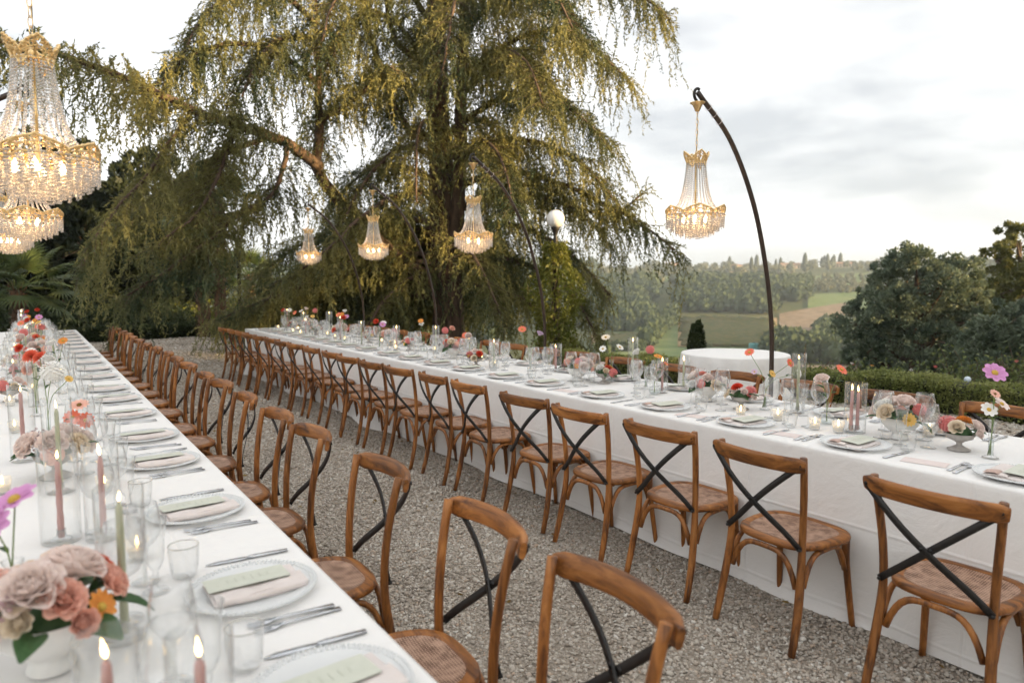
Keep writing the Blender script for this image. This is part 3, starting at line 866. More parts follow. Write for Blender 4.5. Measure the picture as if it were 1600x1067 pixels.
VOT_G = MB().lathe([(.0005, .003), (.024, .002), (.026, .006), (.031, .062), (.0305, .064)], 24).mesh('votive_glass', M_VOTIVE)
VOT_W = MB().lathe([(.0005, .011), (.0225, .011), (.025, .03), (.0005, .031)], 20).mesh('wax', M_WAX['white'])
VOTIVE = [('votive_glass', VOT_G), ('wax', VOT_W), ('wick', WICK, (0, 0, .032), None, [('flame', FLAME, (0, 0, .003))])]
def votive(loc, label, group):
    return build(VOTIVE, thing('votive_candle', label, 'candle', (loc[0], loc[1], ZT), 0, group))
# ================================================================= flowers
def petal_mat(nm, a, b):
    a, b = [tuple(min(.93, c * 1.06 + .01) for c in q) for q in (a, b)]
    return leafy('petal_' + nm, a, b, 30, 0.25, 0.55)
PM = {k: petal_mat(k, a, b) for k, (a, b) in {
    'blush': ((0.88, 0.69, 0.63), (0.88, 0.81, 0.77)), 'cream': ((0.84, 0.70, 0.54), (0.88, 0.80, 0.67)), 'white': ((0.86, 0.83, 0.78), (0.90, 0.88, 0.85)),
    'coral': ((0.82, 0.17, 0.09), (0.88, 0.27, 0.17)), 'red': ((0.66, 0.06, 0.03), (0.78, 0.12, 0.06)), 'rose': ((0.66, 0.19, 0.18), (0.76, 0.30, 0.28)),
    'orange': ((0.74, 0.26, 0.045), (0.80, 0.36, 0.08)), 'yellow': ((0.78, 0.48, 0.10), (0.82, 0.58, 0.22)), 'orchid': ((0.58, 0.22, 0.50), (0.70, 0.38, 0.62)),
    'mauve': ((0.46, 0.29, 0.31), (0.58, 0.41, 0.42)), 'lilac': ((0.62, 0.46, 0.60), (0.70, 0.56, 0.68)), 'salmon': ((0.84, 0.46, 0.36), (0.88, 0.58, 0.48))}.items()}
M_EYE = principled('flower_eye', (0.50, 0.30, 0.04), 0.8, (0.62, 0.42, 0.08), 90)
M_EYE_D = principled('dark_flower_eye', (0.10, 0.05, 0.02), 0.8, (0.3, 0.18, 0.03), 90)
def petal(mb, az, open_, ln, wd, cup=.3, curl=.2, r0=0.0, z0=0.0, tip=.7, jit=0.0):
    """petal leaving the axis at radius r0; open_ = angle from vertical"""
    ca, sa = math.cos(az), math.sin(az)
    P = []
    x, z, an = r0, z0, open_
    rows = 4
    for i in range(rows + 1):
        u = i / rows
        w = wd * (math.sin(PI * min(1, .16 + .72 * u)) ** .8) * (1 if u < .99 else tip)
        row = []
        for j in (-1, -.5, 0, .5, 1):
            lift = cup * w * (j * j) 
            xx = x - lift * math.cos(an) ; zz = z + lift * math.sin(an)
            yy = j * w / 2 * (1 - .12 * abs(cup))
            xx += random.uniform(-jit, jit); zz += random.uniform(-jit, jit)
            row.append((xx * ca - yy * sa, xx * sa + yy * ca, zz))
        P.append(row)
        x += ln / rows * math.sin(an); z += ln / rows * math.cos(an); an += curl / rows
    mb.grid(P)
def rose_mesh(r, mat, openness=1.0):
    mb = MB()
    for k, (n, op, l, w, rr, z) in enumerate(((3, .05, .62, .55, .04, .25), (5, .22, .70, .62, .12, .16), (6, .42, .78, .72, .18, .08), (7, .68, .84, .78, .22, .02), (8, 1.0, .86, .82, .24, -.03))):
        for i in range(n):
            petal(mb, 2 * PI * i / n + k * .7 + random.uniform(-.15, .15), op * openness, l * r, w * r * 1.3, .55 - .05 * k, -.35 + .22 * k, rr * r, z * r, .8, r * .005)
    return mb.mesh('rose_petals', mat)
def dahlia_mesh(r, mat):
    mb = MB()
    for k, (n, op, l, z) in enumerate(((7, .25, .35, .30), (10, .55, .5, .22), (13, .85, .65, .14), (15, 1.12, .8, .06), (16, 1.4, .92, 0))):
        for i in range(n):
            petal(mb, 2 * PI * i / n + k * .31, op, l * r, .30 * r, .55, .25, .08 * r, z * r, .45, r * .01)
    return mb.mesh('dahlia_petals', mat)
def pompon_mesh(r, mat):
    mb = MB(); n = 90
    for i in range(n):
        cz = 1 - 1.75 * (i + .5) / n; th = math.acos(cz); az = i * 2.39996
        d = Vector((math.sin(th) * math.cos(az), math.sin(th) * math.sin(az), cz))
        a = Vector((-math.sin(az), math.cos(az), 0)); b = d.cross(a)
        c = d * r * .74; w = r * .17
        P = []
        for u, ww, out in ((0, .6, 0), (.5, 1.1, .16), (1, .7, .26)):
            P.append([c + a * j * w * ww + d * (out * r + (.08 * r if j else 0)) - b * (u - .3) * r * .26 for j in (-1, 0, 1)])
        mb.grid(P)
    mb.lathe([(.01 * r, -.74 * r), (.5 * r, -.55 * r), (.74 * r, 0), (.5 * r, .55 * r), (.01 * r, .74 * r)], 12)
    return mb.mesh('pompon_petals', mat)
def cosmos_mesh(r, mat, n=8, wide=.72):
    mb = MB()
    for i in range(n):
        petal(mb, 2 * PI * i / n, 1.32 + .06 * (i % 2), .92 * r, wide * r, .12, .25, .1 * r, .02 * r * (i % 2), .85, r * .015)
    return mb.mesh('cosmos_petals', mat)
def eye_mesh(r, mat, dome=.55):
    mb = MB()
    mb.lathe([(.28 * r, 0), (.27 * r, .06 * r), (.18 * r, .16 * r * dome * 2), (.01 * r, .2 * r * dome * 2)], 12)
    v, f = stone_mesh(2)
    for i in range(24):
        rr = .26 * r * math.sqrt(i / 24); a = i * 2.4
        mb.add(v * .035 * r + np.array([rr * math.cos(a), rr * math.sin(a), .16 * r]), f)
    return mb.mesh('flower_eye', mat)
def astilbe_mesh(r, mat):
    mb = MB(); v, f = stone_mesh(4)
    for i in range(130):
        d = rng.normal(0, 1, 3); d /= np.linalg.norm(d); d[2] = abs(d[2]) * 1.2 - .2
        mb.add(v * r * .085 + d * r * rng.uniform(.4, 1), f)
    return mb.mesh('astilbe_buds', mat)
FLW = {}
def flower(kind, colr, r):
    """cached (petal mesh, eye mesh or None) of unit size"""
    key = (kind, colr)
    if key not in FLW:
        m = PM[colr]
        pm = {'rose': lambda: rose_mesh(1, m, 1.0), 'bud': lambda: rose_mesh(1, m, .55), 'lis': lambda: rose_mesh(1, m, 1.15), 'dahlia': lambda: dahlia_mesh(1, m), 'pompon': lambda: pompon_mesh(1, m),
              'cosmos': lambda: cosmos_mesh(1, m), 'zinnia': lambda: cosmos_mesh(1, m, 12, .5), 'astilbe': lambda: astilbe_mesh(1, m)}[kind]()
        ey = eye_mesh(1, M_EYE if kind != 'lis' and colr != 'salmon' else M_EYE_D) if kind in ('dahlia', 'cosmos', 'zinnia', 'lis') else None
        FLW[key] = (pm, ey)
    return FLW[key]
def leaf_mesh(l, w):
    P = []
    for i in range(7):
        u = i / 6; ww = w * math.sin(PI * min(.97, .06 + .92 * u)) ** .9
        z = .22 * l * math.sin(u * 2.0) - .12 * l * u
        P.append([(l * u, j * ww / 2, z + abs(j) * .18 * ww) for j in (-1, -.5, 0, .5, 1)])
    return MB().grid(P).mesh('leaf', M_GREENLEAF)
LEAF = leaf_mesh(1, .5)
def rot_to(d, spin=0.0):
    q = Vector((0, 0, 1)).rotation_difference(Vector(d).normalized())
    return (q.to_matrix() @ Matrix.Rotation(spin, 3, 'Z')).to_euler()
def put_flower(parent, kind, colr, r, loc, d, name='flower'):
    pm, ey = flower(kind, colr, r)
    f = obj(name, pm, parent, loc, rot_to(d, random.uniform(0, 6)), r)
    if ey: obj('flower_eye', ey, f, (0, 0, .05))
    return f
M_CERAMIC = principled('white_ceramic', (0.74, 0.73, 0.70), 0.45, (0.80, 0.79, 0.77), 6, spec=0.4)
M_STONEW = principled('grey_stoneware', (0.34, 0.31, 0.285), 0.85, (0.46, 0.43, 0.40), 22, bump=0.3, bscale=120)
BOWL = MB().lathe([(.001, .003), (.040, .003), (.042, .006), (.036, .02), (.034, .034), (.05, .045), (.082, .075), (.098, .115), (.096, .117), (.088, .112), (.06, .07), (.001, .06)], 36).mesh('footed_bowl', M_CERAMIC)
COMPOTE = MB().lathe([(.001, .002), (.048, .002), (.050, .006), (.034, .014), (.013, .026), (.012, .036), (.024, .046), (.055, .06), (.066, .082), (.064, .084), (.056, .078), (.03, .062), (.001, .06)], 32).mesh('stoneware_compote', M_STONEW)
def arrangement(loc, kind, spec, label, group, scale=1.0, leaves=7, seed=0):
    rs = random.Random(seed)
    big = kind == 'bowl'
    t = thing('flower_arrangement', label, 'flowers', (loc[0], loc[1], ZT), rs.uniform(0, 6) if not seed == 99 else 0, group, scale)
    obj('footed_bowl' if big else 'stone_compote', BOWL if big else COMPOTE, t)
    rim, base = (.095, .105) if big else (.062, .078)
    obj('moss_ball', MB().lathe([(rim * .86, 0), (rim * .8, .03), (rim * .45, .055), (.001, .06)], 14).mesh('moss_ball', M_GREENLEAF), t, (0, 0, base - .012))
    n = len(spec)
    for i, (k, c, r) in enumerate(spec):
        u = (i + .4) / n
        th = .18 + 1.35 * math.sqrt(u); a = i * 2.4 + rs.uniform(-.3, .3)
        rad = (rim * 1.0 + .012) * (1.05 if big else 1.1)
        d = Vector((math.sin(th) * math.cos(a), math.sin(th) * math.sin(a), math.cos(th) + .15))
        p = (rad * d.x, rad * d.y, base + rad * .72 * max(-.1, math.cos(th)) + rs.uniform(0, .018))
        put_flower(t, k, c, r, p, d)
    for i in range(leaves):
        a = 2 * PI * i / leaves + rs.uniform(-.4, .4)
        s = rs.uniform(.065, .10) * (1.2 if big else .85)
        obj('leaf', LEAF, t, (rim * .8 * math.cos(a), rim * .8 * math.sin(a), base + rs.uniform(0, .02)), (rs.uniform(-.4, .4), rs.uniform(-.25, .45), a), s)
    return t
VASE_T = MB().lathe([(.0005, .004), (.033, .002), (.034, .005), (.014, .012), (.0105, .03), (.011, .08), (.0125, .13), (.0165, .165), (.0225, .18), (.0218, .1805)], 24).mesh('bud_vase', M_GLASS)
VASE_R = MB().lathe([(.0005, .004), (.024, .002), (.038, .012), (.043, .03), (.036, .05), (.016, .066), (.0115, .085), (.0125, .11), (.022, .122), (.0215, .1225)], 24).mesh('bud_vase', M_GLASS)
VASE_W = [MB().lathe([(.0005, .012), (.0095, .014), (.0095, .09), (.0005, .0902)], 14).mesh('vase_water', thin_glass('vase_water', (0.93, 0.96, 0.95), .5)),
          MB().lathe([(.0005, .006), (.024, .006), (.039, .018), (.041, .03), (.0005, .0302)], 18).mesh('vase_water', thin_glass('vase_water_round', (0.93, 0.96, 0.95), .5))]
def vlabel(s):
    return s.replace('in the ', 'clear glass, the ', 1) if s.startswith('in the') else 'clear glass bud vase ' + s
def bud_vase(loc, round_, stems, label, group):
    """glass vase plus its cut stems, each stem a thing of its own; stems: (kind, colour, r, (dx, dy), height)"""
    v = tag(obj('bud_vase', VASE_R if round_ else VASE_T, None, (loc[0], loc[1], ZT)), vlabel(label), 'vase', group + ' vases')
    obj('vase_water', VASE_W[1 if round_ else 0], v)
    neck = .118 if round_ else .17
    for i, (k, c, r, (dx, dy), h) in enumerate(stems):
        cname = {'rose': 'rose', 'bud': 'rose bud', 'lis': 'lisianthus', 'dahlia': 'dahlia', 'pompon': 'ball dahlia', 'cosmos': 'cosmos', 'zinnia': 'zinnia', 'astilbe': 'astilbe'}[k]
        tw = [q for q in stems if q[0] == k and q[1] == c]
        same = '' if len(tw) < 2 else ('upper ' if h == max(q[4] for q in tw) else 'lower ')
        col_n = {'rose': 'dusty rose', 'salmon': 'salmon pink'}.get(c, c)
        s = thing('cut_flower', f'{same}{col_n} {cname} {label}', 'flower', (loc[0], loc[1], ZT), 0, group + ' stems')
        pts = bez([(-.004 * (i - 1), .003 * i, .014), (.003 * (i - 1), 0, neck * .7), (dx * .25, dy * .25, neck + (h - neck) * .3), (dx * .7, dy * .7, neck + (h - neck) * .72), (dx, dy, h)], 10)
        obj('stem', MB().tube(pts, .0018, 5).mesh('stem', M_STEM), s)
        d = np.array(pts[-1]) - np.array(pts[-2]); d = d / np.linalg.norm(d)
        tilt = Vector((d[0], d[1], d[2])) + Vector((-.55 + random.uniform(-.3, .3), -.75 + random.uniform(-.3, .3), 0)) * (1.0 if k in ('cosmos', 'zinnia', 'dahlia', 'lis') else .35)
        put_flower(s, k, c, r, pts[-1], tilt)
        if k in ('rose', 'bud', 'lis', 'dahlia') or i % 2:
            for kk in (4, 6):
                obj('leaf', LEAF, s, pts[kk + 1], (random.uniform(-.3, .3), random.uniform(-.5, .1), random.uniform(0, 6)), random.uniform(.032, .05))

# ---------------- layout on the right table
XR = 3.65
SPEC_BOWL = [('rose', 'blush', .05), ('dahlia', 'coral', .045), ('lis', 'salmon', .04), ('rose', 'white', .048), ('pompon', 'rose', .032), ('rose', 'blush', .048), ('astilbe', 'mauve', .04), ('lis', 'blush', .04), ('rose', 'cream', .045), ('pompon', 'salmon', .03), ('astilbe', 'mauve', .038), ('zinnia', 'orange', .03)]
SPEC_COMP = [('dahlia', 'red', .040), ('pompon', 'rose', .034), ('rose', 'blush', .036), ('bud', 'cream', .032), ('rose', 'cream', .034), ('bud', 'blush', .030), ('rose', 'white', .034), ('zinnia', 'yellow', .022), ('bud', 'salmon', .028)]
def shuffled(sp, k):
    r_ = random.Random(k); s = list(sp); r_.shuffle(s); return s
def R_(label): return label + ' on the right table'
arrangement((3.62, 1.40), 'compote', [('dahlia', 'orange', .042), ('pompon', 'rose', .038), ('rose', 'blush', .036), ('bud', 'blush', .03), ('rose', 'cream', .036), ('bud', 'blush', .032), ('rose', 'white', .036), ('bud', 'blush', .03), ('zinnia', 'yellow', .022)], 'stone compote of blush roses with a rust dahlia, nearest on the right table', 'stone compotes on the right table', 1.0, 6, 99)
bud_vase((3.57, 1.25), False, [('cosmos', 'orchid', .052, (.02, .01), .39), ('zinnia', 'salmon', .024, (-.02, -.01), .30), ('cosmos', 'blush', .038, (.03, -.02), .25), ('cosmos', 'white', .036, (-.02, .01), .225)], 'in the nearest tall bud vase, right table', 'right table bud')
arrangement((3.63, 1.68), 'bowl', [('rose', 'blush', .05), ('lis', 'salmon', .042), ('rose', 'white', .05), ('pompon', 'rose', .03), ('rose', 'blush', .05), ('rose', 'cream', .046), ('astilbe', 'mauve', .04), ('rose', 'blush', .046), ('zinnia', 'yellow', .034), ('pompon', 'salmon', .03)], 'white footed bowl of pale roses, nearest bowl on the right table', 'white flower bowls on the right table', 1.0, 6, 5)
cylinder((3.60, 1.90), .055, .27, 'wide glass cylinder around three pink tapers on the right table', 'glass candle cylinders on the right table')
for k, (dx, dy, h) in enumerate(((-.016, .012, .215), (.014, -.006, .205), (.006, .024, .21))):
    candle((3.60 + dx, 1.90 + dy), 'pink', h, f'pink taper candle, {("tallest", "shortest", "middle-height")[k]} of three in the wide cylinder', 'three tapers in the wide cylinder')
bud_vase((3.69, 2.11), True, [('rose', 'blush', .042, (-.03, .02), .25), ('zinnia', 'coral', .036, (.06, -.04), .31)], 'in the round bud vase beside the wide candle cylinder', 'right table round bud')
for i, p in enumerate(((3.486, 2.06), (3.518, 1.945), (3.82, 1.62), (3.55, 2.33), (3.46, 2.52))):
    votive(p, f'small votive candle on the right table, {ORD[i]} beside the nearest flowers', 'votive candles on the right table')
cylinder((3.86, 2.40), .042, .37, 'tall glass cylinder with sage taper near the round side table', 'glass candle cylinders on the right table')
candle((3.86, 2.40), 'sage', .32, 'tall sage taper candle in the cylinder left of the three pink tapers', 'sage tapers on the right table')
arrangement((3.67, 2.67), 'compote', [('dahlia', 'red', .042), ('pompon', 'rose', .036), ('rose', 'blush', .034), ('bud', 'blush', .03), ('rose', 'white', .036), ('rose', 'cream', .034), ('bud', 'blush', .03), ('rose', 'blush', .034)], 'stone compote with a red dahlia in front of the round side table', 'stone compotes on the right table', 1.0, 6, 12)
bud_vase((3.79, 2.58), False, [('zinnia', 'coral', .032, (-.05, .09), .36), ('zinnia', 'yellow', .026, (.02, -.03), .23), ('zinnia', 'coral', .03, (.1, -.1), .30), ('cosmos', 'white', .03, (.1, -.16), .245), ('cosmos', 'lilac', .02, (-.05, .05), .24)], 'in the bud vase before the curved pole', 'right table pole bud')
arrangement((3.74, 3.0), 'bowl', shuffled(SPEC_BOWL, 3), 'second white footed bowl of pale roses on the right table', 'white flower bowls on the right table', .95, 6, 8)
cylinder((3.76, 3.42), .04, .26, 'slim glass cylinder with pink taper left of the round side table', 'glass candle cylinders on the right table')
candle((3.76, 3.42), 'pink', .215, 'pink taper candle alone in a slim cylinder left of the side table', 'pink tapers on the right table')
cylinder((3.97, 3.40), .042, .25, 'glass cylinder with short sage taper beside the pink one', 'glass candle cylinders on the right table')
candle((3.97, 3.40), 'sage', .21, 'short sage taper candle beside the lone pink taper', 'sage tapers on the right table')
bud_vase((3.66, 3.40), True, [('zinnia', 'orange', .032, (.05, .02), .27), ('zinnia', 'coral', .02, (.09, -.02), .22)], 'in the round bud vase by the lone pink taper', 'right table yellow bud')
bud_vase((3.80, 3.62), False, [('bud', 'white', .04, (-.06, .03), .27), ('pompon', 'rose', .032, (.02, -.02), .30)], 'in the bud vase with ball dahlia and white rose', 'right table rose bud')
cylinder((4.02, 3.98), .042, .36, 'tall glass cylinder with sage taper before the dark shrub', 'glass candle cylinders on the right table')
candle((4.02, 3.98), 'sage', .31, 'tall sage taper candle left of the lone pink taper', 'sage tapers on the right table')
bud_vase((3.85, 4.05), False, [('zinnia', 'cream', .038, (-.03, .04), .36), ('cosmos', 'white', .034, (.06, -.03), .28), ('cosmos', 'white', .03, (-.07, .03), .27)], 'in the bud vase of cream blooms', 'right table cream bud')
arrangement((3.74, 4.02), 'compote', shuffled(SPEC_COMP, 1), 'stone compote of cream roses, third along the right table', 'stone compotes on the right table', 1.0, 6, 21)
arrangement((3.66, 4.25), 'bowl', shuffled(SPEC_BOWL, 8), 'third white footed bowl along the right table, with dark rose blooms', 'white flower bowls on the right table', .95, 6, 22)
cylinder((3.92, 4.86), .055, .25, 'wide glass cylinder with pink taper under the curved pole', 'glass candle cylinders on the right table')
candle((3.92, 4.86), 'pink', .20, 'pink taper candle in the wide cylinder under the second curved pole', 'pink tapers on the right table')
bud_vase((3.72, 4.98), False, [('zinnia', 'coral', .038, (-.05, .06), .38), ('bud', 'lilac', .042, (.06, -.05), .33)], 'in the bud vase with coral zinnia by the pole', 'right table coral bud')
# further down the table the same mix repeats
k = 0
y = 5.45
mix = ['cylS', 'comp', 'vase', 'cylP', 'bowl', 'vase', 'cylS', 'vase', 'comp', 'cylP', 'vase', 'bowl']
stem_mix = [('zinnia', 'coral', .034), ('pompon', 'rose', .032), ('bud', 'blush', .04), ('zinnia', 'yellow', .03), ('cosmos', 'white', .034), ('bud', 'white', .038), ('dahlia', 'red', .036), ('zinnia', 'orange', .03), ('cosmos', 'orchid', .036), ('lis', 'salmon', .03)]
def run(xc, y0, y1, step, tab, seed):
    rs = random.Random(seed); y = y0; k = 0; cnt = {}
    while y < y1:
        kind = mix[k % len(mix)]; x = xc + rs.uniform(-.16, .16); cnt[kind] = cnt.get(kind, 0) + 1; o_ = ORD[min(27, cnt[kind] - 1)]
        if kind.startswith('cyl'):
            c = 'sage' if kind == 'cylS' else 'pink'; h = rs.choice((.20, .24, .30)) + (.03 if c == 'sage' else 0)
            cylinder((x, y), rs.choice((.042, .05)), h + .05, f'glass cylinder, {o_} with a {c} taper down the far {tab} table', f'glass candle cylinders on the {tab} table')
            candle((x, y), c, h, f'{c} taper candle, {o_} of its colour down the far {tab} table', f'{c} tapers on the {tab} table', twist=(c == 'pink'))
        elif kind in ('comp', 'bowl'):
            arrangement((x, y), 'compote' if kind == 'comp' else 'bowl', shuffled(SPEC_COMP if kind == 'comp' else SPEC_BOWL, k + seed), f'{"stone compote" if kind == "comp" else "white bowl"} of mixed roses, {o_} down the far {tab} table', f'flower bowls on the {tab} table', 1, 5, k + seed)
        else:
            n = rs.choice((2, 2, 3, 4)); st = []
            for q in range(n):
                f = stem_mix[(k * 3 + q * 2 + seed) % len(stem_mix)]
                st.append((f[0], f[1], f[2] * 1.12, (rs.uniform(-.08, .08), rs.uniform(-.08, .08)), rs.uniform(.24, .39)))
            bud_vase((x, y), rs.random() < .4, st, f'in the {o_} bud vase down the far {tab} table', f'far {tab} table bud')
        if k % 2 == 0: votive((xc + rs.uniform(-.22, .22), y + .1), f'small votive candle, {ORD[min(27, k // 2)]} down the far {tab} table', f'votives on the far {tab} table')
        y += step * rs.uniform(.8, 1.2); k += 1
run(XR, 5.35, 12.4, .25, 'right', 4)

# ---------------- layout on the left table
arrangement((.0, 1.66), 'bowl', [('rose', 'blush', .058), ('zinnia', 'yellow', .045), ('rose', 'blush', .056), ('dahlia', 'coral', .048), ('pompon', 'salmon', .038), ('lis', 'salmon', .038), ('rose', 'blush', .046), ('astilbe', 'mauve', .044), ('lis', 'salmon', .038), ('bud', 'blush', .044), ('bud', 'cream', .034), ('lis', 'salmon', .04), ('astilbe', 'mauve', .045), ('zinnia', 'orange', .034), ('lis', 'blush', .04), ('rose', 'blush', .044), ('lis', 'salmon', .036), ('astilbe', 'mauve', .045), ('bud', 'salmon', .034)], 'large white bowl of blush roses in the near left corner', 'white flower bowls on the left table', 1.08, 9, 2)
bud_vase((-.06, 1.86), False, [('cosmos', 'orchid', .05, (.01, .06), .30), ('cosmos', 'orchid', .042, (-.03, .02), .26)], 'in the bud vase behind the large bowl, left table', 'left table orchid bud')
bud_vase((-.17, 1.80), True, [('zinnia', 'salmon', .03, (-.02, .03), .22)], 'at the left picture edge, left table', 'left table edge bud')
for (x, y, c, h, r, lb) in ((.14, 1.72, 'sage', .30, .05, 'sage taper candle right of the large flower bowl'), (.155, 2.45, 'pink', .25, .05, 'twisted pink taper candle behind the large bowl, right one'), (.045, 2.50, 'pink', .245, .055, 'twisted pink taper candle behind the large bowl, left one'), (.062, 3.10, 'sage', .31, .05, 'tall sage taper candle before the second flower bowl'), (-.055, 3.75, 'pink', .30, .05, 'twisted pink taper candle beyond the second flower bowl'), (.07, 1.20, 'pink', .20, .045, 'candle with flame just above the bottom edge, left one'), (.19, 1.12, 'pink', .20, .05, 'candle with flame just above the bottom edge, right one')):
    candle((x, y), c, h, lb, 'tapers near the camera on the left table', twist=(c == 'pink'))
    cylinder((x, y), r, h + .055, 'glass cylinder around the ' + lb.replace(' candle', ''), 'candle cylinders near the camera on the left table')
arrangement((.055, 3.35), 'compote', [('lis', 'blush', .045), ('astilbe', 'mauve', .045), ('rose', 'blush', .048), ('dahlia', 'red', .034), ('lis', 'blush', .045), ('rose', 'cream', .04), ('astilbe', 'mauve', .042), ('pompon', 'salmon', .032), ('lis', 'blush', .042), ('bud', 'white', .026)], 'low bowl of blush lisianthus and mauve astilbe, second on left table', 'flower bowls on the left table', 1.25, 7, 31)
bud_vase((.13, 3.62), False, [('zinnia', 'salmon', .04, (.03, .0), .25), ('zinnia', 'coral', .036, (.0, -.02), .20), ('zinnia', 'coral', .036, (.05, -.03), .185)], 'in the bud vase with salmon anemone, left table', 'left table salmon bud')
bud_vase((.05, 4.35), False, [('pompon', 'white', .055, (.03, .02), .33), ('dahlia', 'coral', .042, (-.02, .1), .40), ('zinnia', 'yellow', .022, (.1, -.03), .29)], 'in the bud vase with white dahlia, left table', 'left table white bud')
bud_vase((.0, 5.0), False, [('dahlia', 'coral', .05, (-.01, .02), .36), ('bud', 'white', .05, (.07, -.02), .32)], 'in the bud vase with coral dahlia, left table', 'left table coral bud')
for i, p in enumerate(((-.12, 3.2), (.2, 3.0), (-.1, 4.5), (.22, 2.2))):
    votive(p, f'small votive candle on the left table, {ORD[i]} around the second flower bowl', 'votive candles on the left table')
run(.02, 5.4, 13.8, .27, 'left', 9)
# ================================================================= chandeliers on arched poles
def crystal_mat():
    m, t, o = new_mat('cut_crystal')
    lw = N(t, 'ShaderNodeLayerWeight', {0: 0.5})
    tr = N(t, 'ShaderNodeBsdfTransparent', {0: (0.96, 0.96, 0.95, 1)})
    gl = N(t, 'ShaderNodeBsdfGlossy', {'Color': (1, 0.98, 0.95, 1), 'Roughness': 0.08})
    tl = N(t, 'ShaderNodeBsdfTranslucent', {0: (0.95, 0.93, 0.9, 1)})
    df = N(t, 'ShaderNodeBsdfDiffuse', {0: (0.85, 0.84, 0.82, 1)})
    a = N(t, 'ShaderNodeMixShader', {0: 0.4}); L(t, tl.outputs[0], a.inputs[1]); L(t, df.outputs[0], a.inputs[2])
    b = N(t, 'ShaderNodeMixShader', {0: 0.42}); L(t, a.outputs[0], b.inputs[1]); L(t, gl.outputs[0], b.inputs[2])
    c = N(t, 'ShaderNodeMixShader')
    mr = N(t, 'ShaderNodeMapRange', {1: 0.0, 2: 1.0, 3: 0.45, 4: 0.97}); L(t, lw.outputs['Facing'], mr.inputs[0])
    L(t, mr.outputs[0], c.inputs[0]); L(t, tr.outputs[0], c.inputs[1]); L(t, b.outputs[0], c.inputs[2])
    L(t, c.outputs[0], o.inputs[0]); return m
M_CRYSTAL = crystal_mat()
ICO_V, ICO_F = stone_mesh(1); ICO_V = ICO_V / np.linalg.norm(ICO_V, axis=1, keepdims=True)
def beads(paths, r, gap):
    """one bead every gap along each path"""
    C = []
    for p in paths:
        p = np.array(p, float); seg = np.linalg.norm(np.diff(p, axis=0), axis=1); cum = np.concatenate([[0], np.cumsum(seg)])
        s = np.arange(r, cum[-1], gap)
        C.append(np.stack([np.interp(s, cum, p[:, k]) for k in range(3)], -1))
    C = np.concatenate(C)
    tw = rng.uniform(0, 6.28, len(C)); c, s = np.cos(tw), np.sin(tw)
    V = ICO_V[None] * r * np.array([1, 1, 1.12])
    X = V[..., 0] * c[:, None] - V[..., 1] * s[:, None]; Y = V[..., 0] * s[:, None] + V[..., 1] * c[:, None]
    VV = np.stack([X, Y, np.broadcast_to(V[..., 2], X.shape)], -1) + C[:, None]
    F = (ICO_F[None] + 12 * np.arange(len(C))[:, None, None]).reshape(-1, 3)
    return VV.reshape(-1, 3), F
def crown_band(r, z0, h, lobes, flare, thk=.003, peak=1.0, low=0.35):
    """pierced gilt gallery: pointed lobes around a ring with a lattice of bars and small rosettes"""
    mb = MB(); n = lobes * 8
    def pt(k, u):
        a = 2 * PI * k / n; ph = (k % 8) / 8
        top = low + (peak - low) * (1 - abs(2 * ph - 1)) ** 0.8
        rr = r * (1 + flare * u * top)
        return Vector((rr * math.cos(a), rr * math.sin(a), z0 + h * u * top))
    low_r = [pt(k, 0) for k in range(n)] ; low_r.append(low_r[0]); mb.tube(low_r, .0042, 5, False)
    up_r = [pt(k, 1) for k in range(n)]; up_r.append(up_r[0]); mb.tube(up_r, .0052, 5, False)
    mid = [pt(k, .55) for k in range(n)]; mid.append(mid[0]); mb.tube(mid, .0038, 4, False)
    for k in range(n):
        mb.tube([pt(k, 0), pt(k + 1 if k % 2 else k - 1, .55), pt(k, 1)], .0036, 4, False)
    v, f = stone_mesh(1); v = v / np.linalg.norm(v, axis=1, keepdims=True)
    for k in range(n):
        for u, s in ((1, .0080), (.78, .0066), (.4, .005)):
            p = pt(k, u); mb.add(v * s + np.array(p), f)
    # drop points under each lobe
    for q in range(lobes):
        k = q * 8
        p = pt(k, 0); a = 2 * PI * k / n
        e = Vector((math.cos(a), math.sin(a), 0)); s_ = Vector((-math.sin(a), math.cos(a), 0))
        tip = p + Vector((0, 0, -h * .45))
        mb.tube([p + s_ * r * .30, tip], .0036, 5); mb.tube([p - s_ * r * .30, tip], .0036, 5)
        mb.tube([p + s_ * r * .15, tip], .0026, 4); mb.tube([p - s_ * r * .15, tip], .0026, 4)
    return mb
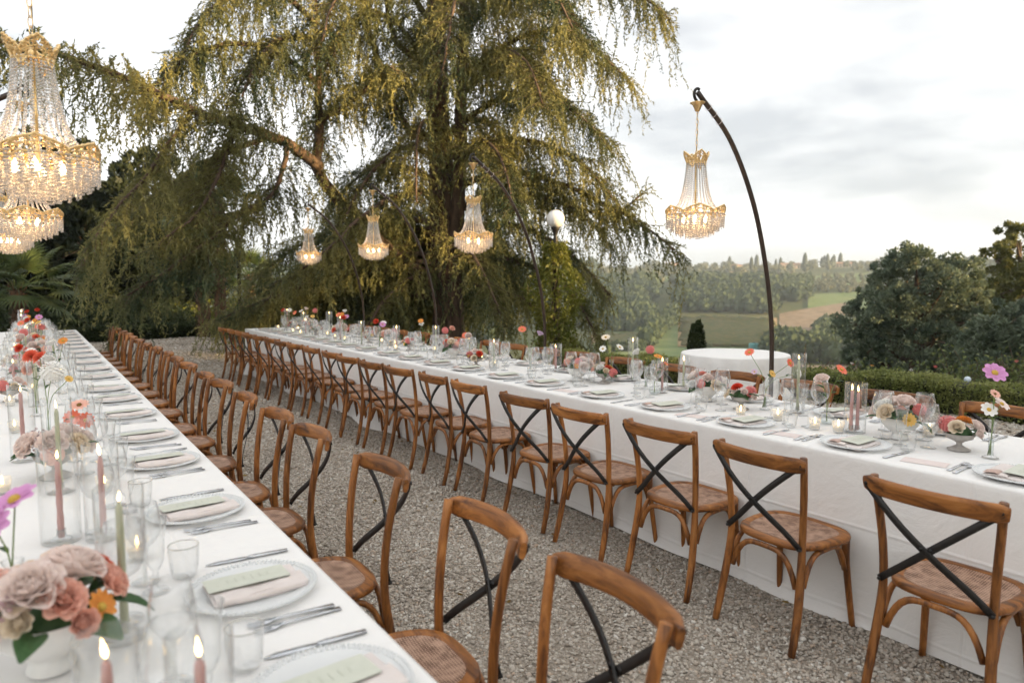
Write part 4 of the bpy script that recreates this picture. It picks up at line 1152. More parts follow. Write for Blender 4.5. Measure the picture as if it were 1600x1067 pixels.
def chandelier_proto():
    P = []
    # z = 0 at the lowest bead; 0.575 at the top of the upper crown
    tent = []
    for k in range(26):
        a = 2 * PI * k / 26; tent.append([(r * math.cos(a), r * math.sin(a), z) for r, z in ((.060, .505), (.066, .44), (.075, .37), (.088, .30), (.108, .24), (.14, .195), (.178, .165))])
    V, F = beads(tent, .0056, .0122)
    P.append(('crystal_tent', np_mesh('crystal_tent', V, F, M_CRYSTAL), None, None, 'stuff'))
    tiers = []
    for r, zt, zb, n in ((.191, .158, .072, 66), (.183, .160, .078, 62), (.160, .125, .046, 56), (.150, .12, .05, 52), (.127, .10, .026, 44), (.117, .09, .03, 40), (.094, .075, .012, 34), (.062, .055, .005, 22), (.03, .04, 0, 10)):
        for k in range(n):
            a = 2 * PI * (k + .5 * (len(tiers) % 2)) / n; dz = .006 * ((k % 3) - 1)
            tiers.append([(r * math.cos(a), r * math.sin(a), zt), (r * .985 * math.cos(a), r * .985 * math.sin(a), zb + dz)])
    for k in range(20):   # swags closing the floor of each tier
        a = 2 * PI * k / 20
        tiers.append([(.185 * math.cos(a), .185 * math.sin(a), .12), (.1 * math.cos(a), .1 * math.sin(a), .085), (.03 * math.cos(a), .03 * math.sin(a), .06)])
    V, F = beads(tiers, .0056, .0122)
    P.append(('crystal_tiers', np_mesh('crystal_tiers', V, F, M_CRYSTAL), None, None, 'stuff'))
    P.append(('lower_crown', crown_band(.188, .152, .058, 6, .05).mesh('lower_crown', M_GOLD)))
    P.append(('upper_crown', crown_band(.062, .497, .075, 4, .35).mesh('upper_crown', M_GOLD)))
    mb = MB().lathe([(.004, .10), (.012, .105), (.006, .12), (.006, .30), (.009, .31), (.006, .32), (.006, .50), (.016, .51), (.01, .53), (.003, .545)], 12)
    for k in range(6):
        a = 2 * PI * k / 6
        mb.tube([(.006 * math.cos(a), .006 * math.sin(a), .13), (.1 * math.cos(a), .1 * math.sin(a), .13), (.187 * math.cos(a), .187 * math.sin(a), .155)], .003, 5)
        mb.tube([(.006 * math.cos(a), .006 * math.sin(a), .50), (.062 * math.cos(a), .062 * math.sin(a), .50)], .003, 5)
    P.append(('centre_rod', mb.mesh('centre_rod', M_GOLD)))
    bulb = MB().lathe([(.001, 0), (.010, .004), (.014, .016), (.011, .030), (.004, .045), (.0005, .052)], 12).mesh('bulb', M_BULB)
    for k in range(4):
        a = 2 * PI * k / 4 + .4
        P.append(('bulb', bulb, (.07 * math.cos(a), .07 * math.sin(a), .10)))
    # chain, cord and ceiling cup up to the hook
    mb = MB()
    for k in range(9):
        z = .545 + k * .034; cx, cy = (1, 0) if k % 2 else (0, 1)
        ring = [(cx * .0085 * math.cos(a), cy * .0085 * math.cos(a), z + .02 + .021 * math.sin(a)) for a in np.linspace(0, 2 * PI, 13)]
        mb.tube(ring, .0018, 5, False)
    P.append(('chain', mb.mesh('chain', M_GOLD)))
    pts = bez([(.004, 0, .53), (.03, .012, .60), (.036, .014, .67), (.012, .0, .75), (.0, 0, .86)], 16)
    P.append(('cord', MB().tube(pts, .0022, 6).mesh('cord', principled('grey_cord', (0.30, 0.27, 0.24), .5))))
    P.append(('cup', MB().lathe([(.006, .835), (.016, .84), (.024, .862), (.034, .882), (.048, .89), (.05, .894), (.03, .897), (.002, .898)], 20).mesh('cup', M_GOLD)))
    return P
CHANDELIER = chandelier_proto()
def arched_pole(base, tip_dx, label):
    """steel tube rising from a foot plate and bowing over the table; tip_dx: reach along x"""
    t = thing('arched_pole', label, 'pole', (base[0], base[1], 0), 0, 'arched poles holding the chandeliers')
    s = -1 if tip_dx < 0 else 1; d = abs(tip_dx)
    ctrl = [(0, 0, .01), (s * .0, 0, .5), (0, 0, 1.0), (s * .03 * d, 0, 1.35), (s * .13 * d, 0, 1.75), (s * .32 * d, 0, 2.20), (s * .62 * d, 0, 2.60), (s * d, 0, 2.865)]
    pts = bez(ctrl, 44)
    obj('tube', MB().tube(pts, .017, 10).mesh('tube', M_POLE), t)
    obj('foot_plate', MB().box(-.22, .22, -.22, .22, 0.002, .012).mesh('foot_plate', M_POLE, False), t)
    obj('foot_socket', MB().lathe([(.034, .012), (.034, .12), (.024, .125)], 14, cap1=True).mesh('foot_socket', M_POLE), t)
    # hook and lashing at the tip
    hk = [(s * (d + .0 + .035 * math.sin(a)), 0, 2.85 + .04 * math.cos(a)) for a in np.linspace(-.4, 2.9, 12)]
    obj('hook', MB().tube(hk, .010, 7).mesh('hook', M_IRON), t)
    mb = MB()
    for k in range(3):
        p = pts[-3 - k]; ring = [(p[0] + .0225 * math.cos(a) * .5, p[1] + .0225 * math.sin(a), p[2] + .022 * math.cos(a)) for a in np.linspace(0, 2 * PI, 11)]
        mb.tube(ring, .002, 4, False)
    obj('cable_tie', mb.mesh('cable_tie', M_CARD2), t)
    return t
names_r = ['standing alone against the sky', 'second from the camera over the right table', 'third from the camera over the right table', 'farthest over the right table']
for i, y in enumerate((3.10, 5.92, 8.38, 10.9)):
    arched_pole((4.62, y), 3.70 - 4.62, 'dark arched pole behind the right table, ' + ('nearest, against the sky' if i == 0 else ORD[i] + ' from the camera'))
    build(CHANDELIER, thing('crystal_chandelier', 'gilt crystal chandelier ' + names_r[i], 'chandelier', (3.70, y, 1.905), .3 + i, 'crystal chandeliers over the right table'))
for i, (x, y, dz) in enumerate(((.05, 3.05, -.01), (.02, 5.6, -.02), (-.13, 8.2, -.02))):
    arched_pole((x - .98, y), .98, f'dark arched pole behind the left table, {ORD[i]} from the camera')
    build(CHANDELIER, thing('crystal_chandelier', 'gilt crystal chandelier over the left table, ' + ('large at the top left' if i == 0 else ORD[i] + ' from the camera'), 'chandelier', (x, y, 1.905 + dz), 1.0 + i, 'crystal chandeliers over the left table'))
# ================================================================= trees
M_BARK = principled('cedar_bark', (0.055, 0.036, 0.026), 0.95, (0.15, 0.10, 0.07), 9, stretch=(1, 1, .25), bump=1.0, bscale=18)
M_TWIG = principled('twig_bark', (0.07, 0.05, 0.033), 0.9, (0.13, 0.095, 0.06), 6)
def resample(P, step):
    P = np.array(P, float); P = np.array(bez(P, max(8, 5 * len(P))))
    s = np.linalg.norm(np.diff(P, axis=0), axis=1); c = np.concatenate([[0], np.cumsum(s)])
    q = np.arange(0, c[-1], step)
    return np.stack([np.interp(q, c, P[:, k]) for k in range(3)], -1), c[-1]
def grow(starts, dirs, lens, step, droop, wander=.25):
    """vectorised drooping shoots; returns positions, directions, fraction along"""
    p = starts.copy(); d = dirs / np.linalg.norm(dirs, axis=1, keepdims=True)
    n = int(lens.max() / step) + 1; OP, OD, OU, OI = [], [], [], []
    idx = np.arange(len(p))
    for k in range(n):
        live = k * step < lens
        OP.append(p[live]); OD.append(d[live]); OU.append(k * step / lens[live]); OI.append(idx[live])
        p = p + d * step
        d = d + np.array([0, 0, -1.0]) * (droop * step)[:, None] if hasattr(droop, '__len__') else d + np.array([0, 0, -droop * step])
        d = d + rng.normal(0, wander * math.sqrt(step), d.shape)
        d /= np.linalg.norm(d, axis=1, keepdims=True)
    return np.concatenate(OP), np.concatenate(OD), np.concatenate(OU), np.concatenate(OI)
def kites(P, D, ln, wd, spread=.8):
    """one kite-shaped blade per point, leaning off the shoot direction D"""
    n = len(P)
    a = D + rng.normal(0, spread, (n, 3)); a /= np.linalg.norm(a, axis=1, keepdims=True)
    b = np.cross(a, rng.normal(0, 1, (n, 3))); b /= np.linalg.norm(b, axis=1, keepdims=True) + 1e-9
    l = ln * rng.uniform(.6, 1.3, (n, 1)); w = wd * rng.uniform(.6, 1.3, (n, 1))
    V = np.stack([P - a * l * .15, P + a * l * .4 + b * w, P + a * l, P + a * l * .4 - b * w], 1).reshape(-1, 3)
    F = np.arange(4 * n).reshape(n, 4)
    return V, F
def thin_tubes(P, Q, r0, r1):
    """three-sided tapered sticks from P to Q"""
    n = len(P); t = Q - P; t /= np.linalg.norm(t, axis=1, keepdims=True) + 1e-9
    u = np.cross(t, np.array([.3, .5, .8])); u /= np.linalg.norm(u, axis=1, keepdims=True) + 1e-9; w = np.cross(t, u)
    V = []
    for base, r in ((P, r0), (Q, r1)):
        for k in range(3):
            a = 2 * PI * k / 3; V.append(base + (u * math.cos(a) + w * math.sin(a)) * r)
    V = np.stack(V, 1).reshape(-1, 3)
    o = np.arange(n)[:, None, None] * 6
    F = (np.array([[0, 1, 4, 3], [1, 2, 5, 4], [2, 0, 3, 5]])[None] + o).reshape(-1, 4)
    return V, F
def join_np(parts):
    V, F, n = [], [], 0
    for v, f in parts:
        V.append(v); F.append(f + n); n += len(v)
    return np.concatenate(V), np.concatenate(F)

# ---- the weeping cedar
M_CEDAR = leafy('cedar_needles', (0.05, 0.075, 0.042), (0.30, 0.275, 0.10), 0.7, 0.4, 0.6, None, .36, .64)  # gold tone stands for sunlit sprays, dark tone for shade inside the crown
cb = at(700, 540, 16.0); CED = np.array([cb[0], cb[1], -.35])
cedar = thing('weeping_cedar', 'huge weeping cedar with hanging golden-green foliage behind the right table', 'tree', CED)
def limb_obj(name, pts, r0, r1, n=9):
    P, ln = resample(pts, .3)
    rad = [r0 + (r1 - r0) * (i / (len(P) - 1)) ** .8 for i in range(len(P))]
    P = P + rng.normal(0, .012, P.shape)
    obj(name, MB().tube(P - CED, rad, n).mesh(name, M_BARK), cedar)
tr = [at(704, 560, 16), at(700, 470, 16), at(694, 400, 16), at(690, 300, 16), at(684, 180, 16), at(682, 50, 16), at(680, -120, 16), at(682, -300, 16)]
tr[0][2] = -.5
limb_obj('trunk', tr, .42, .13, 14)
limb_obj('stem', [at(706, 400, 15.9), at(716, 320, 15.8), at(720, 200, 15.8), at(724, 60, 15.8), at(730, -120, 15.8), at(735, -260, 15.9)], .19, .08, 11)
LIMBS = []   # (control points, start radius, foliage scale)
def limb(px, r0=.11, fol=1.0, first=0.0): LIMBS.append(([at(*p) for p in px], r0, fol, first))
limb([(694, 455, 16), (640, 420, 15.7), (585, 372, 15.3), (535, 318, 15), (497, 268, 14.7), (500, 200, 14.5), (496, 90, 14.4), (492, -60, 14.4)], .24, .75, .25)
limb([(500, 262, 14.6), (450, 225, 14), (372, 196, 13), (300, 172, 11.8), (205, 126, 10.7), (120, 96, 9.8), (60, 76, 9.2), (-30, 62, 8.6), (-130, 78, 8.2)], .13, 1.0, .06)
limb([(498, 130, 14.4), (430, 80, 13.8), (350, 70, 13), (285, 95, 12.4), (225, 150, 12)], .07, 1.0)
limb([(496, 40, 14.4), (440, -10, 13.8), (370, -10, 13), (315, 30, 12.6), (285, 90, 12.3)], .07, 1.1)
limb([(500, 190, 14.5), (560, 150, 14), (600, 105, 13.6), (630, 120, 13.2)], .07, .8)
limb([(686, 215, 16), (640, 205, 15.4), (600, 120, 15), (575, 40, 14.8), (565, -50, 14.6)], .12, .8, .15)
limb([(690, 250, 16), (640, 230, 15.6), (600, 250, 15), (560, 300, 14.5), (530, 360, 14.2)], .08, .8)
limb([(700, 330, 15.9), (660, 300, 15.2), (610, 310, 14.5), (560, 345, 14), (500, 400, 13.6), (440, 440, 13.4)], .10, .9)
limb([(696, 440, 16), (620, 425, 15.6), (540, 430, 15.2), (460, 450, 14.8), (400, 475, 14.5), (340, 500, 14.2)], .09, .8)
limb([(690, 150, 16), (640, 60, 15.2), (590, 20, 14.4), (540, 40, 13.8), (510, 110, 13.4)], .08, 1.0)
limb([(684, 60, 16), (620, -40, 15), (560, -40, 14), (520, 10, 13.3), (500, 80, 13)], .08, 1.0)
limb([(500, 60, 14.4), (440, 60, 13.4), (400, 100, 12.8), (370, 170, 12.4)], .06, 1.0)
limb([(724, 120, 15.8), (790, 70, 15.4), (860, 45, 15), (920, 70, 14.7), (985, 128, 14.4)], .08, 1.0)
limb([(726, 40, 15.8), (810, -20, 15.4), (900, -40, 15), (980, -20, 14.7), (1040, 22, 14.4)], .08, 1.0)
limb([(722, 190, 15.8), (790, 150, 15.2), (850, 150, 14.7), (905, 180, 14.3), (950, 228, 14)], .08, 1.0)
limb([(720, 250, 15.8), (780, 220, 15.3), (850, 225, 14.9), (920, 265, 14.5), (965, 320, 14.2)], .08, 1.0)
limb([(718, 290, 15.8), (790, 268, 15.3), (860, 282, 15), (930, 310, 14.7), (1000, 350, 14.4), (1060, 396, 14.1)], .09, .9)
limb([(716, 330, 15.8), (800, 300, 15.4), (900, 325, 15), (960, 335, 14.7), (1012, 296, 14.5)], .05, .7)
limb([(714, 360, 15.9), (790, 350, 15.6), (860, 375, 15.3), (910, 415, 15), (955, 465, 14.7)], .09, .8)
limb([(710, 410, 15.9), (790, 405, 15.6), (860, 430, 15.4), (905, 475, 15.1), (935, 535, 14.9)], .09, .8)
limb([(706, 440, 15.9), (760, 450, 15.5), (820, 470, 15.2), (880, 515, 14.9), (920, 560, 14.8)], .07, .9)
limb([(722, 150, 15.8), (770, 90, 14.8), (800, 80, 14), (830, 110, 13.3), (850, 170, 12.9)], .08, 1.1)
limb([(724, 60, 15.8), (780, -10, 14.8), (830, -30, 13.8), (870, 0, 13.2), (900, 60, 12.8)], .08, 1.1)
limb([(718, 250, 15.8), (750, 220, 14.9), (770, 230, 14.2), (790, 270, 13.6), (800, 330, 13.3)], .07, 1.0)
limb([(700, 380, 15.9), (720, 380, 15), (745, 410, 14.4), (770, 460, 14), (790, 520, 13.8)], .07, .9)
limb([(694, 420, 15.9), (650, 430, 15.2), (610, 460, 14.7), (580, 500, 14.4), (560, 540, 14.3)], .07, .9)
limb([(690, 120, 16), (650, 90, 15.8), (615, 60, 15.6), (600, -20, 15.5), (596, -120, 15.5)], .1, .4, .5)
limb([(690, 60, 16), (700, -20, 15), (712, -20, 14.2), (704, 40, 13.6), (690, 120, 13.3)], .07, 1.0)
limb([(690, 230, 16), (672, 190, 15.2), (655, 200, 14.5), (650, 250, 14), (652, 320, 13.8)], .06, .8)
limb([(372, 196, 13), (350, 250, 12.6), (330, 300, 12.2), (290, 350, 11.8), (230, 390, 11.4)], .05, .9)
limb([(300, 172, 11.8), (240, 260, 11.3), (190, 320, 10.9), (150, 370, 10.7), (122, 430, 10.6)], .04, .8)
limb([(450, 225, 14), (430, 300, 13.6), (380, 330, 13), (330, 360, 12.6), (285, 400, 12.3)], .06, .9)
limb([(420, 215, 13.7), (330, 250, 13.4), (250, 300, 13.1), (180, 360, 12.9), (140, 430, 12.8)], .06, .9)
limb([(380, 330, 13), (320, 380, 12.2), (250, 430, 11.8), (190, 470, 11.5)], .04, .9)
# the far side and the top, out of sight from the tables but part of the crown
for k in range(17):
    z = 2.2 + 10.5 * (k + .5) / 17; a = k * 2.4
    back = np.array([math.sin(YAW), math.cos(YAW)])
    v = np.array([math.sin(a), math.cos(a)])
    if z < 8 and v @ back < .25: v = v - 2 * (v @ back) * back if v @ back < -.25 else v + back * .7
    v /= np.linalg.norm(v)
    ln = 5.2 - .27 * z + rng.uniform(-.4, .4)
    c = tr[2] if z < 4 else tr[5]
    p0 = np.array([CED[0], CED[1], z])
    pts = [p0 + np.array([v[0] * ln * u, v[1] * ln * u, .9 * ln * .32 * math.sin(2.4 * u) - .34 * ln * u * u]) for u in (0, .25, .5, .75, 1)]
    LIMBS.append((pts, .08, .85, 0.0))
for k in range(18):
    z = 1.0 + 2.6 * rng.random(); a = YAW + R(-105 + 130 * (k + .5) / 18)
    v = np.array([math.sin(a), math.cos(a)]); ln = rng.uniform(3.4, 5.6)
    p0 = np.array([CED[0], CED[1], z])
    LIMBS.append(([p0 + np.array([v[0] * ln * u, v[1] * ln * u, .5 * math.sin(2.2 * u) - (.55 * z + .2) * u * u]) for u in (0, .25, .5, .75, 1)], .07, 1.15, 0.0))
PP, DD = [], []; SP, SQ, SR = [], [], []
for pts, r0, fol, first in LIMBS:
    limb_obj('limb', pts, r0, .018, 7)
    P, ln = resample(pts, .075)
    T = np.gradient(P, axis=0); T /= np.linalg.norm(T, axis=1, keepdims=True)
    u = np.linspace(0, 1, len(P))
    keep = u > max(first, .12)
    P, T, u = P[keep], T[keep], u[keep]
    for s in (-1, 1):
        k = rng.random(len(P)) < .9
        S = np.cross(T[k], [0, 0, 1.0]) * s
        S /= np.linalg.norm(S, axis=1, keepdims=True) + 1e-6
        d0 = S * .75 + T[k] * .55 + np.array([0, 0, .12]) + rng.normal(0, .22, S.shape)
        L_ = rng.uniform(.35, 1.25, k.sum()) * (1.15 - .65 * u[k]) * fol
        a, d, f, ix = grow(P[k], d0, L_, .027, .9, .3)
        PP.append(a); DD.append(d)
        # twigs hanging from each side shoot
        h = (rng.random(len(a)) < .182) & (f > .04)
        dh = d[h] * .5 + np.array([0, 0, -.7]) + rng.normal(0, .22, (h.sum(), 3))
        lh = rng.gamma(2.2, .29, h.sum()) * fol * np.clip(1.25 - .5 * f[h], .5, 1.3); lh = np.clip(lh, .12, 1.7)
        a2, d2, f2, i2 = grow(a[h], dh, lh, .027, 1.15, .35)
        PP.append(a2); DD.append(d2)
        e = a[h] ; SP.append(P[k]); 
        end = np.zeros_like(P[k]); end[:] = P[k]; np.maximum.at  # noqa
        last = {}
        order = np.argsort(f, kind='stable'); endp = P[k].copy(); endp[ix[order]] = a[order]; SQ.append(endp); SR.append(np.full(len(endp), .006))
P = np.concatenate(PP); D = np.concatenate(DD)
print('cedar tufts', len(P))
TUFTS = len(P)
V, F = kites(P - CED, D, .074, .0130, .6)
stuff(obj('foliage', np_mesh('foliage', V, F, M_CEDAR), cedar))
V, F = thin_tubes(np.concatenate(SP) - CED, np.concatenate(SQ) - CED, .009, .003)
stuff(obj('twigs', np_mesh('twigs', V, F, M_TWIG), cedar))

# ---- broadleaf evergreens
def crown_leaves(lobes, n, size, seed, squash=.95, hole=.35):
    """leaf clumps around lobes (x, y, z, r); dense shells broken by gaps"""
    g = np.random.default_rng(seed); L0 = np.array(lobes, float)
    w = L0[:, 3] ** 2; w /= w.sum()
    nc = max(40, n // 70)
    li = g.choice(len(L0), nc, p=w)
    d = g.normal(0, 1, (nc, 3)); d /= np.linalg.norm(d, axis=1, keepdims=True)
    d[:, 2] = np.where(d[:, 2] < -.5, -d[:, 2], d[:, 2])
    C = L0[li, :3] + d * L0[li, 3:4] * g.uniform(.55, 1.06, (nc, 1)) * np.array([1, 1, squash])
    cr = L0[li, 3] * g.uniform(.12, .26, nc)
    ci = g.integers(0, nc, n)
    q = g.normal(0, 1, (n, 3)); q /= np.linalg.norm(q, axis=1, keepdims=True)
    P = C[ci] + q * (cr[ci] * g.uniform(.3, 1, n) ** .5)[:, None] * np.array([1, 1, .95])
    out = q * .6 + d[ci] * .8 + np.array([0, 0, .25])
    V, F = kites(P, out, size, size * .34, .6)
    return V, F, C
def broad_tree(name, label, base, lobes, n, size, mat, seed, trunk_r=.22, group=None, bark=None):
    t = thing(name, label, 'tree', base, 0, group)
    V, F, C = crown_leaves(lobes, n, size, seed)
    me_c = np_mesh('crown', V, F, mat)
    stuff(obj('crown', me_c, t))
    top = max(l[2] for l in lobes); g = np.random.default_rng(seed + 1)
    pts = [(0, 0, -.6)] + [(g.uniform(-.12, .12) * k, g.uniform(-.12, .12) * k, top * k / 4) for k in range(1, 5)]
    me_t = MB().tube(bez(pts, 12), [trunk_r * (1 - .8 * i / 12) for i in range(13)], 9).mesh('trunk', bark or M_BARK)
    obj('trunk', me_t, t)
    mb = MB(); tp = np.array(bez(pts, 12))
    for l in lobes:
        s = tp[int(min(11, max(2, 12 * (l[2] - l[3] * .6) / top)))]
        m = (s + np.array(l[:3])) / 2 + np.array([0, 0, -.15 * l[3]])
        mb.tube(bez([s, m, np.array(l[:3])], 6), [trunk_r * .42, trunk_r * .38, trunk_r * .34, trunk_r * .28, trunk_r * .2, trunk_r * .14, trunk_r * .06], 6)
    Cs = C[g.choice(len(C), min(60, len(C)), replace=False)]
    for c in Cs:
        l = min(lobes, key=lambda q: (q[0]-c[0])**2 + (q[1]-c[1])**2 + (q[2]-c[2])**2)
        mb.tube([np.array(l[:3]), (np.array(l[:3]) + c) / 2 + g.normal(0, .06, 3), c], [trunk_r * .1, trunk_r * .07, trunk_r * .03], 4)
    me_l = mb.mesh('limbs', bark or M_BARK)
    obj('limbs', me_l, t)
    return t, (me_c, me_t, me_l)
M_OAK = leafy('holm_oak_leaves', (0.085, 0.118, 0.082), (0.20, 0.235, 0.155), 1.1, 0.25, 0.55)
M_LIGHT = leafy('pale_tree_leaves', (0.08, 0.095, 0.03), (0.18, 0.175, 0.06), 1.2, 0.45, 0.6)
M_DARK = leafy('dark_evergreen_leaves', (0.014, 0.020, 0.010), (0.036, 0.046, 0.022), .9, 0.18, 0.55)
def lobes_for(rx, z0, z1, n, seed, lr=(.32, .48)):
    g = np.random.default_rng(seed); out = [(0, 0, (z0 + z1) / 2, rx * .75)]
    for k in range(n):
        u = (k + .5) / n; a = k * 2.4 + g.uniform(-.3, .3); zz = z0 + (z1 - z0) * (.12 + .78 * u)
        rr = rx * math.sin(PI * (.2 + .62 * u)) * .72
        out.append((rr * math.cos(a), rr * math.sin(a), zz, rx * g.uniform(*lr)))
    return out
def ground_at(p): return np.array([p[0], p[1], float(hz(p[0], p[1]))])
b = ground_at(at(1430, 470, 28)); oak_t, oak_me = broad_tree('holm_oak', 'dense dark holm oak rising beyond the hedge on the right', b, lobes_for(2.75, -b[2] - 4.2, -b[2] + 3.1, 26, 1, (.24, .40)), 60000, .125, M_OAK, 4, .3)
b = ground_at(at(1612, 400, 31)); broad_tree('broadleaf_tree', 'paler open tree with yellow-green leaves at the right edge', b, lobes_for(2.6, -b[2] - 2.5, -b[2] + 4.3, 18, 5, (.28, .42)), 22000, .16, M_LIGHT, 6, .24)
b = ground_at(at(1610, 545, 20)); broad_tree('evergreen_shrub', 'rounded dark evergreen at the lower right edge', b, lobes_for(1.75, -b[2] - 2.6, -b[2] + .9, 10, 9), 22000, .12, M_OAK, 8, .14)
# unseen trees added behind the camera to keep the low sun off the terrace
for i, (x, y, s, h) in enumerate(((24.5, -3.5, 1.1, 1.26), (21, -8, 1.15, 1.24), (17, -12, 1.25, 1.68), (13, -16, 1.3, 1.68), (9, -19.5, 1.3, 1.6), (5, -22, 1.2, 1.1), (1, -24, 1.2, 1.1), (38, -6, 1.3, 1.35), (43, -2, 1.3, 1.4), (33, -9, 1.25, 1.35))):
    t = thing('holm_oak', f'tall holm oak behind the camera, {ORD[i]} of the windbreak', 'tree', ground_at((x, y)), 1.3 * i, 'holm oaks added as sun blockers', (s, s, h))
    stuff(obj('crown', oak_me[0], t)); obj('trunk', oak_me[1], t); obj('limbs', oak_me[2], t)
# dark evergreens closing the left background
dk = None
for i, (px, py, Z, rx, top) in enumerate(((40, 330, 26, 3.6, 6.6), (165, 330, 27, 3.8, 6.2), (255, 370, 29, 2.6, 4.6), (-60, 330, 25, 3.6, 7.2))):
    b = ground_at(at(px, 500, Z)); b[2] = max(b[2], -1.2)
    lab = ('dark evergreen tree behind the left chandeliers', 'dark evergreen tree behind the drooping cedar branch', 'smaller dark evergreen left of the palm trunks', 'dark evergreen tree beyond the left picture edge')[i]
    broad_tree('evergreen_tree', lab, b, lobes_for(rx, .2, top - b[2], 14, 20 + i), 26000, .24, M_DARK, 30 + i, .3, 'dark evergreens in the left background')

# ---- fan palms
M_FROND = leafy('fan_palm_frond', (0.055, 0.09, 0.035), (0.12, 0.15, 0.055), 1.2, 0.3, 0.45)
M_PALMBARK = principled('shaggy_palm_bark', (0.05, 0.032, 0.02), 0.95, (0.17, 0.10, 0.055), 14, stretch=(1, 1, .5), bump=1.0, bscale=22)
def frond_mesh(seed):
    g = np.random.default_rng(seed); mb = MB()
    mb.tube(bez([(0, 0, 0), (.3, 0, .12), (.62, 0, .12)], 6), [.014, .013, .012, .011, .010, .009, .008], 5)
    n = 26
    for k in range(n):
        a = -2.05 + 4.1 * k / (n - 1); l = .56 * (1 - .12 * abs(a)) * g.uniform(.93, 1.05)
        d = np.array([math.cos(a), math.sin(a), 0]); s = np.array([-d[1], d[0], 0])
        o = np.array([.62, 0, .12]); P = []
        for u, w in ((0, .006), (.35, .021), (.7, .018), (1.0, .003)):
            c = o + d * l * u + np.array([0, 0, -.16 * l * u * u - (.14 * max(0, u - .6) if g.random() < .8 else 0) + .05 * math.cos(a) * u])
            P.append([c - s * w, c + np.array([0, 0, .008]), c + s * w])
        mb.grid(P)
    return mb.mesh('frond', M_FROND)
FRONDS = [frond_mesh(k) for k in range(3)]
def palm(label, base, h, n, scale, skirt=0, group=None):
    t = thing('fan_palm', label, 'palm', base, random.uniform(0, 6), group)
    mb = MB(); pts = [(0.05 * math.sin(k), 0.04 * math.cos(2 * k), -.3 + (h + .3) * k / 10) for k in range(11)]
    mb.tube(pts, [.15 + .02 * (k % 2) for k in range(11)], 10)
    for k in range(int(h * 55)):   # old leaf bases
        a = k * 2.4; z = .1 + h * k / (h * 55); r = .15
        p = np.array([r * math.cos(a), r * math.sin(a), z]); o = np.array([math.cos(a), math.sin(a), 0])
        mb.ribbon([p - o * .03, p + o * .05 + np.array([0, 0, .06]), p + o * .085 + np.array([0, 0, .13])], (-o[1], o[0], 0), [.05, .035, .012], .012)
    obj('trunk', mb.mesh('trunk', M_PALMBARK), t)
    for k in range(n):
        a = k * 2.4; u = k / n
        s = scale * random.uniform(.9, 1.1)
        obj('frond', FRONDS[k % 3], t, (.06 * math.cos(a), .06 * math.sin(a), h - .05), (random.uniform(-.2, .2), -1.25 + 1.9 * u, a), s)
    for k in range(skirt):
        a = k * 2.4
        obj('dead_frond', FRONDS[k % 3], t, (.12 * math.cos(a), .12 * math.sin(a), h * random.uniform(.55, .95)), (random.uniform(-.3, .3), 1.35, a), scale * random.uniform(.6, .9))
    return t
def pbase(px, Z, z=-.15):
    p = at(px, 500, Z); return (p[0], p[1], z)
palm('low fan palm at the left edge beyond the left table', pbase(30, 18), 1.6, 24, 1.25)
palm('fan palm trunk standing alone in the gap left of the lamp post', pbase(318, 20.5), 3.6, 20, 1.1, 4)
palm('thicker shaggy fan palm trunk beside the lone one', pbase(346, 20), 4.0, 20, 1.2, 8)
palm('sunlit fan palm behind the far lamp post', pbase(392, 27, -1.2), 3.1, 22, 1.2)
# ================================================================= garden furniture, hedges, valley
M_OPAL = principled('opal_globe', (0.80, 0.79, 0.77), 0.25, spec=0.5)
def lamp_post(label, loc, h, r):
    t = thing('globe_lamp_post', label, 'lamp post', loc, 0, 'globe lamp posts')
    mb = MB().lathe([(.16, 0), (.16, .04), (.11, .08), (.10, .35), (.12, .38), (.07, .44), (.05, .60), (.045, h - .75), (.07, h - .73), (.045, h - .70), (.034, h - .45), (.075, h - .40), (.075, h - .37), (.03, h - .33), (.055, h - .24), (.03, h - .15), (.06, h - .06), (.09, h), (.085, h + .01), (.01, h + .012)], 16)
    obj('post', mb.mesh('post', M_IRON), t)
    g = obj('globe', MB().lathe([(.001 + r * math.sin(a), r * .96 - r * math.cos(a)) for a in np.linspace(.02, PI - .001, 18)], 24).mesh('globe', M_OPAL), t, (0, 0, h))
    return t
p = at(868, 342, 12.6); lamp_post('white globe lamp post standing before the cedar on the right', (p[0], p[1], -.1), p[2] - .16 + .1, .165)
p = at(371, 363, 18.2); lamp_post('dark globe lamp post among the palms at the far end', (p[0], p[1], -.1), p[2] - .16 + .1, .17)

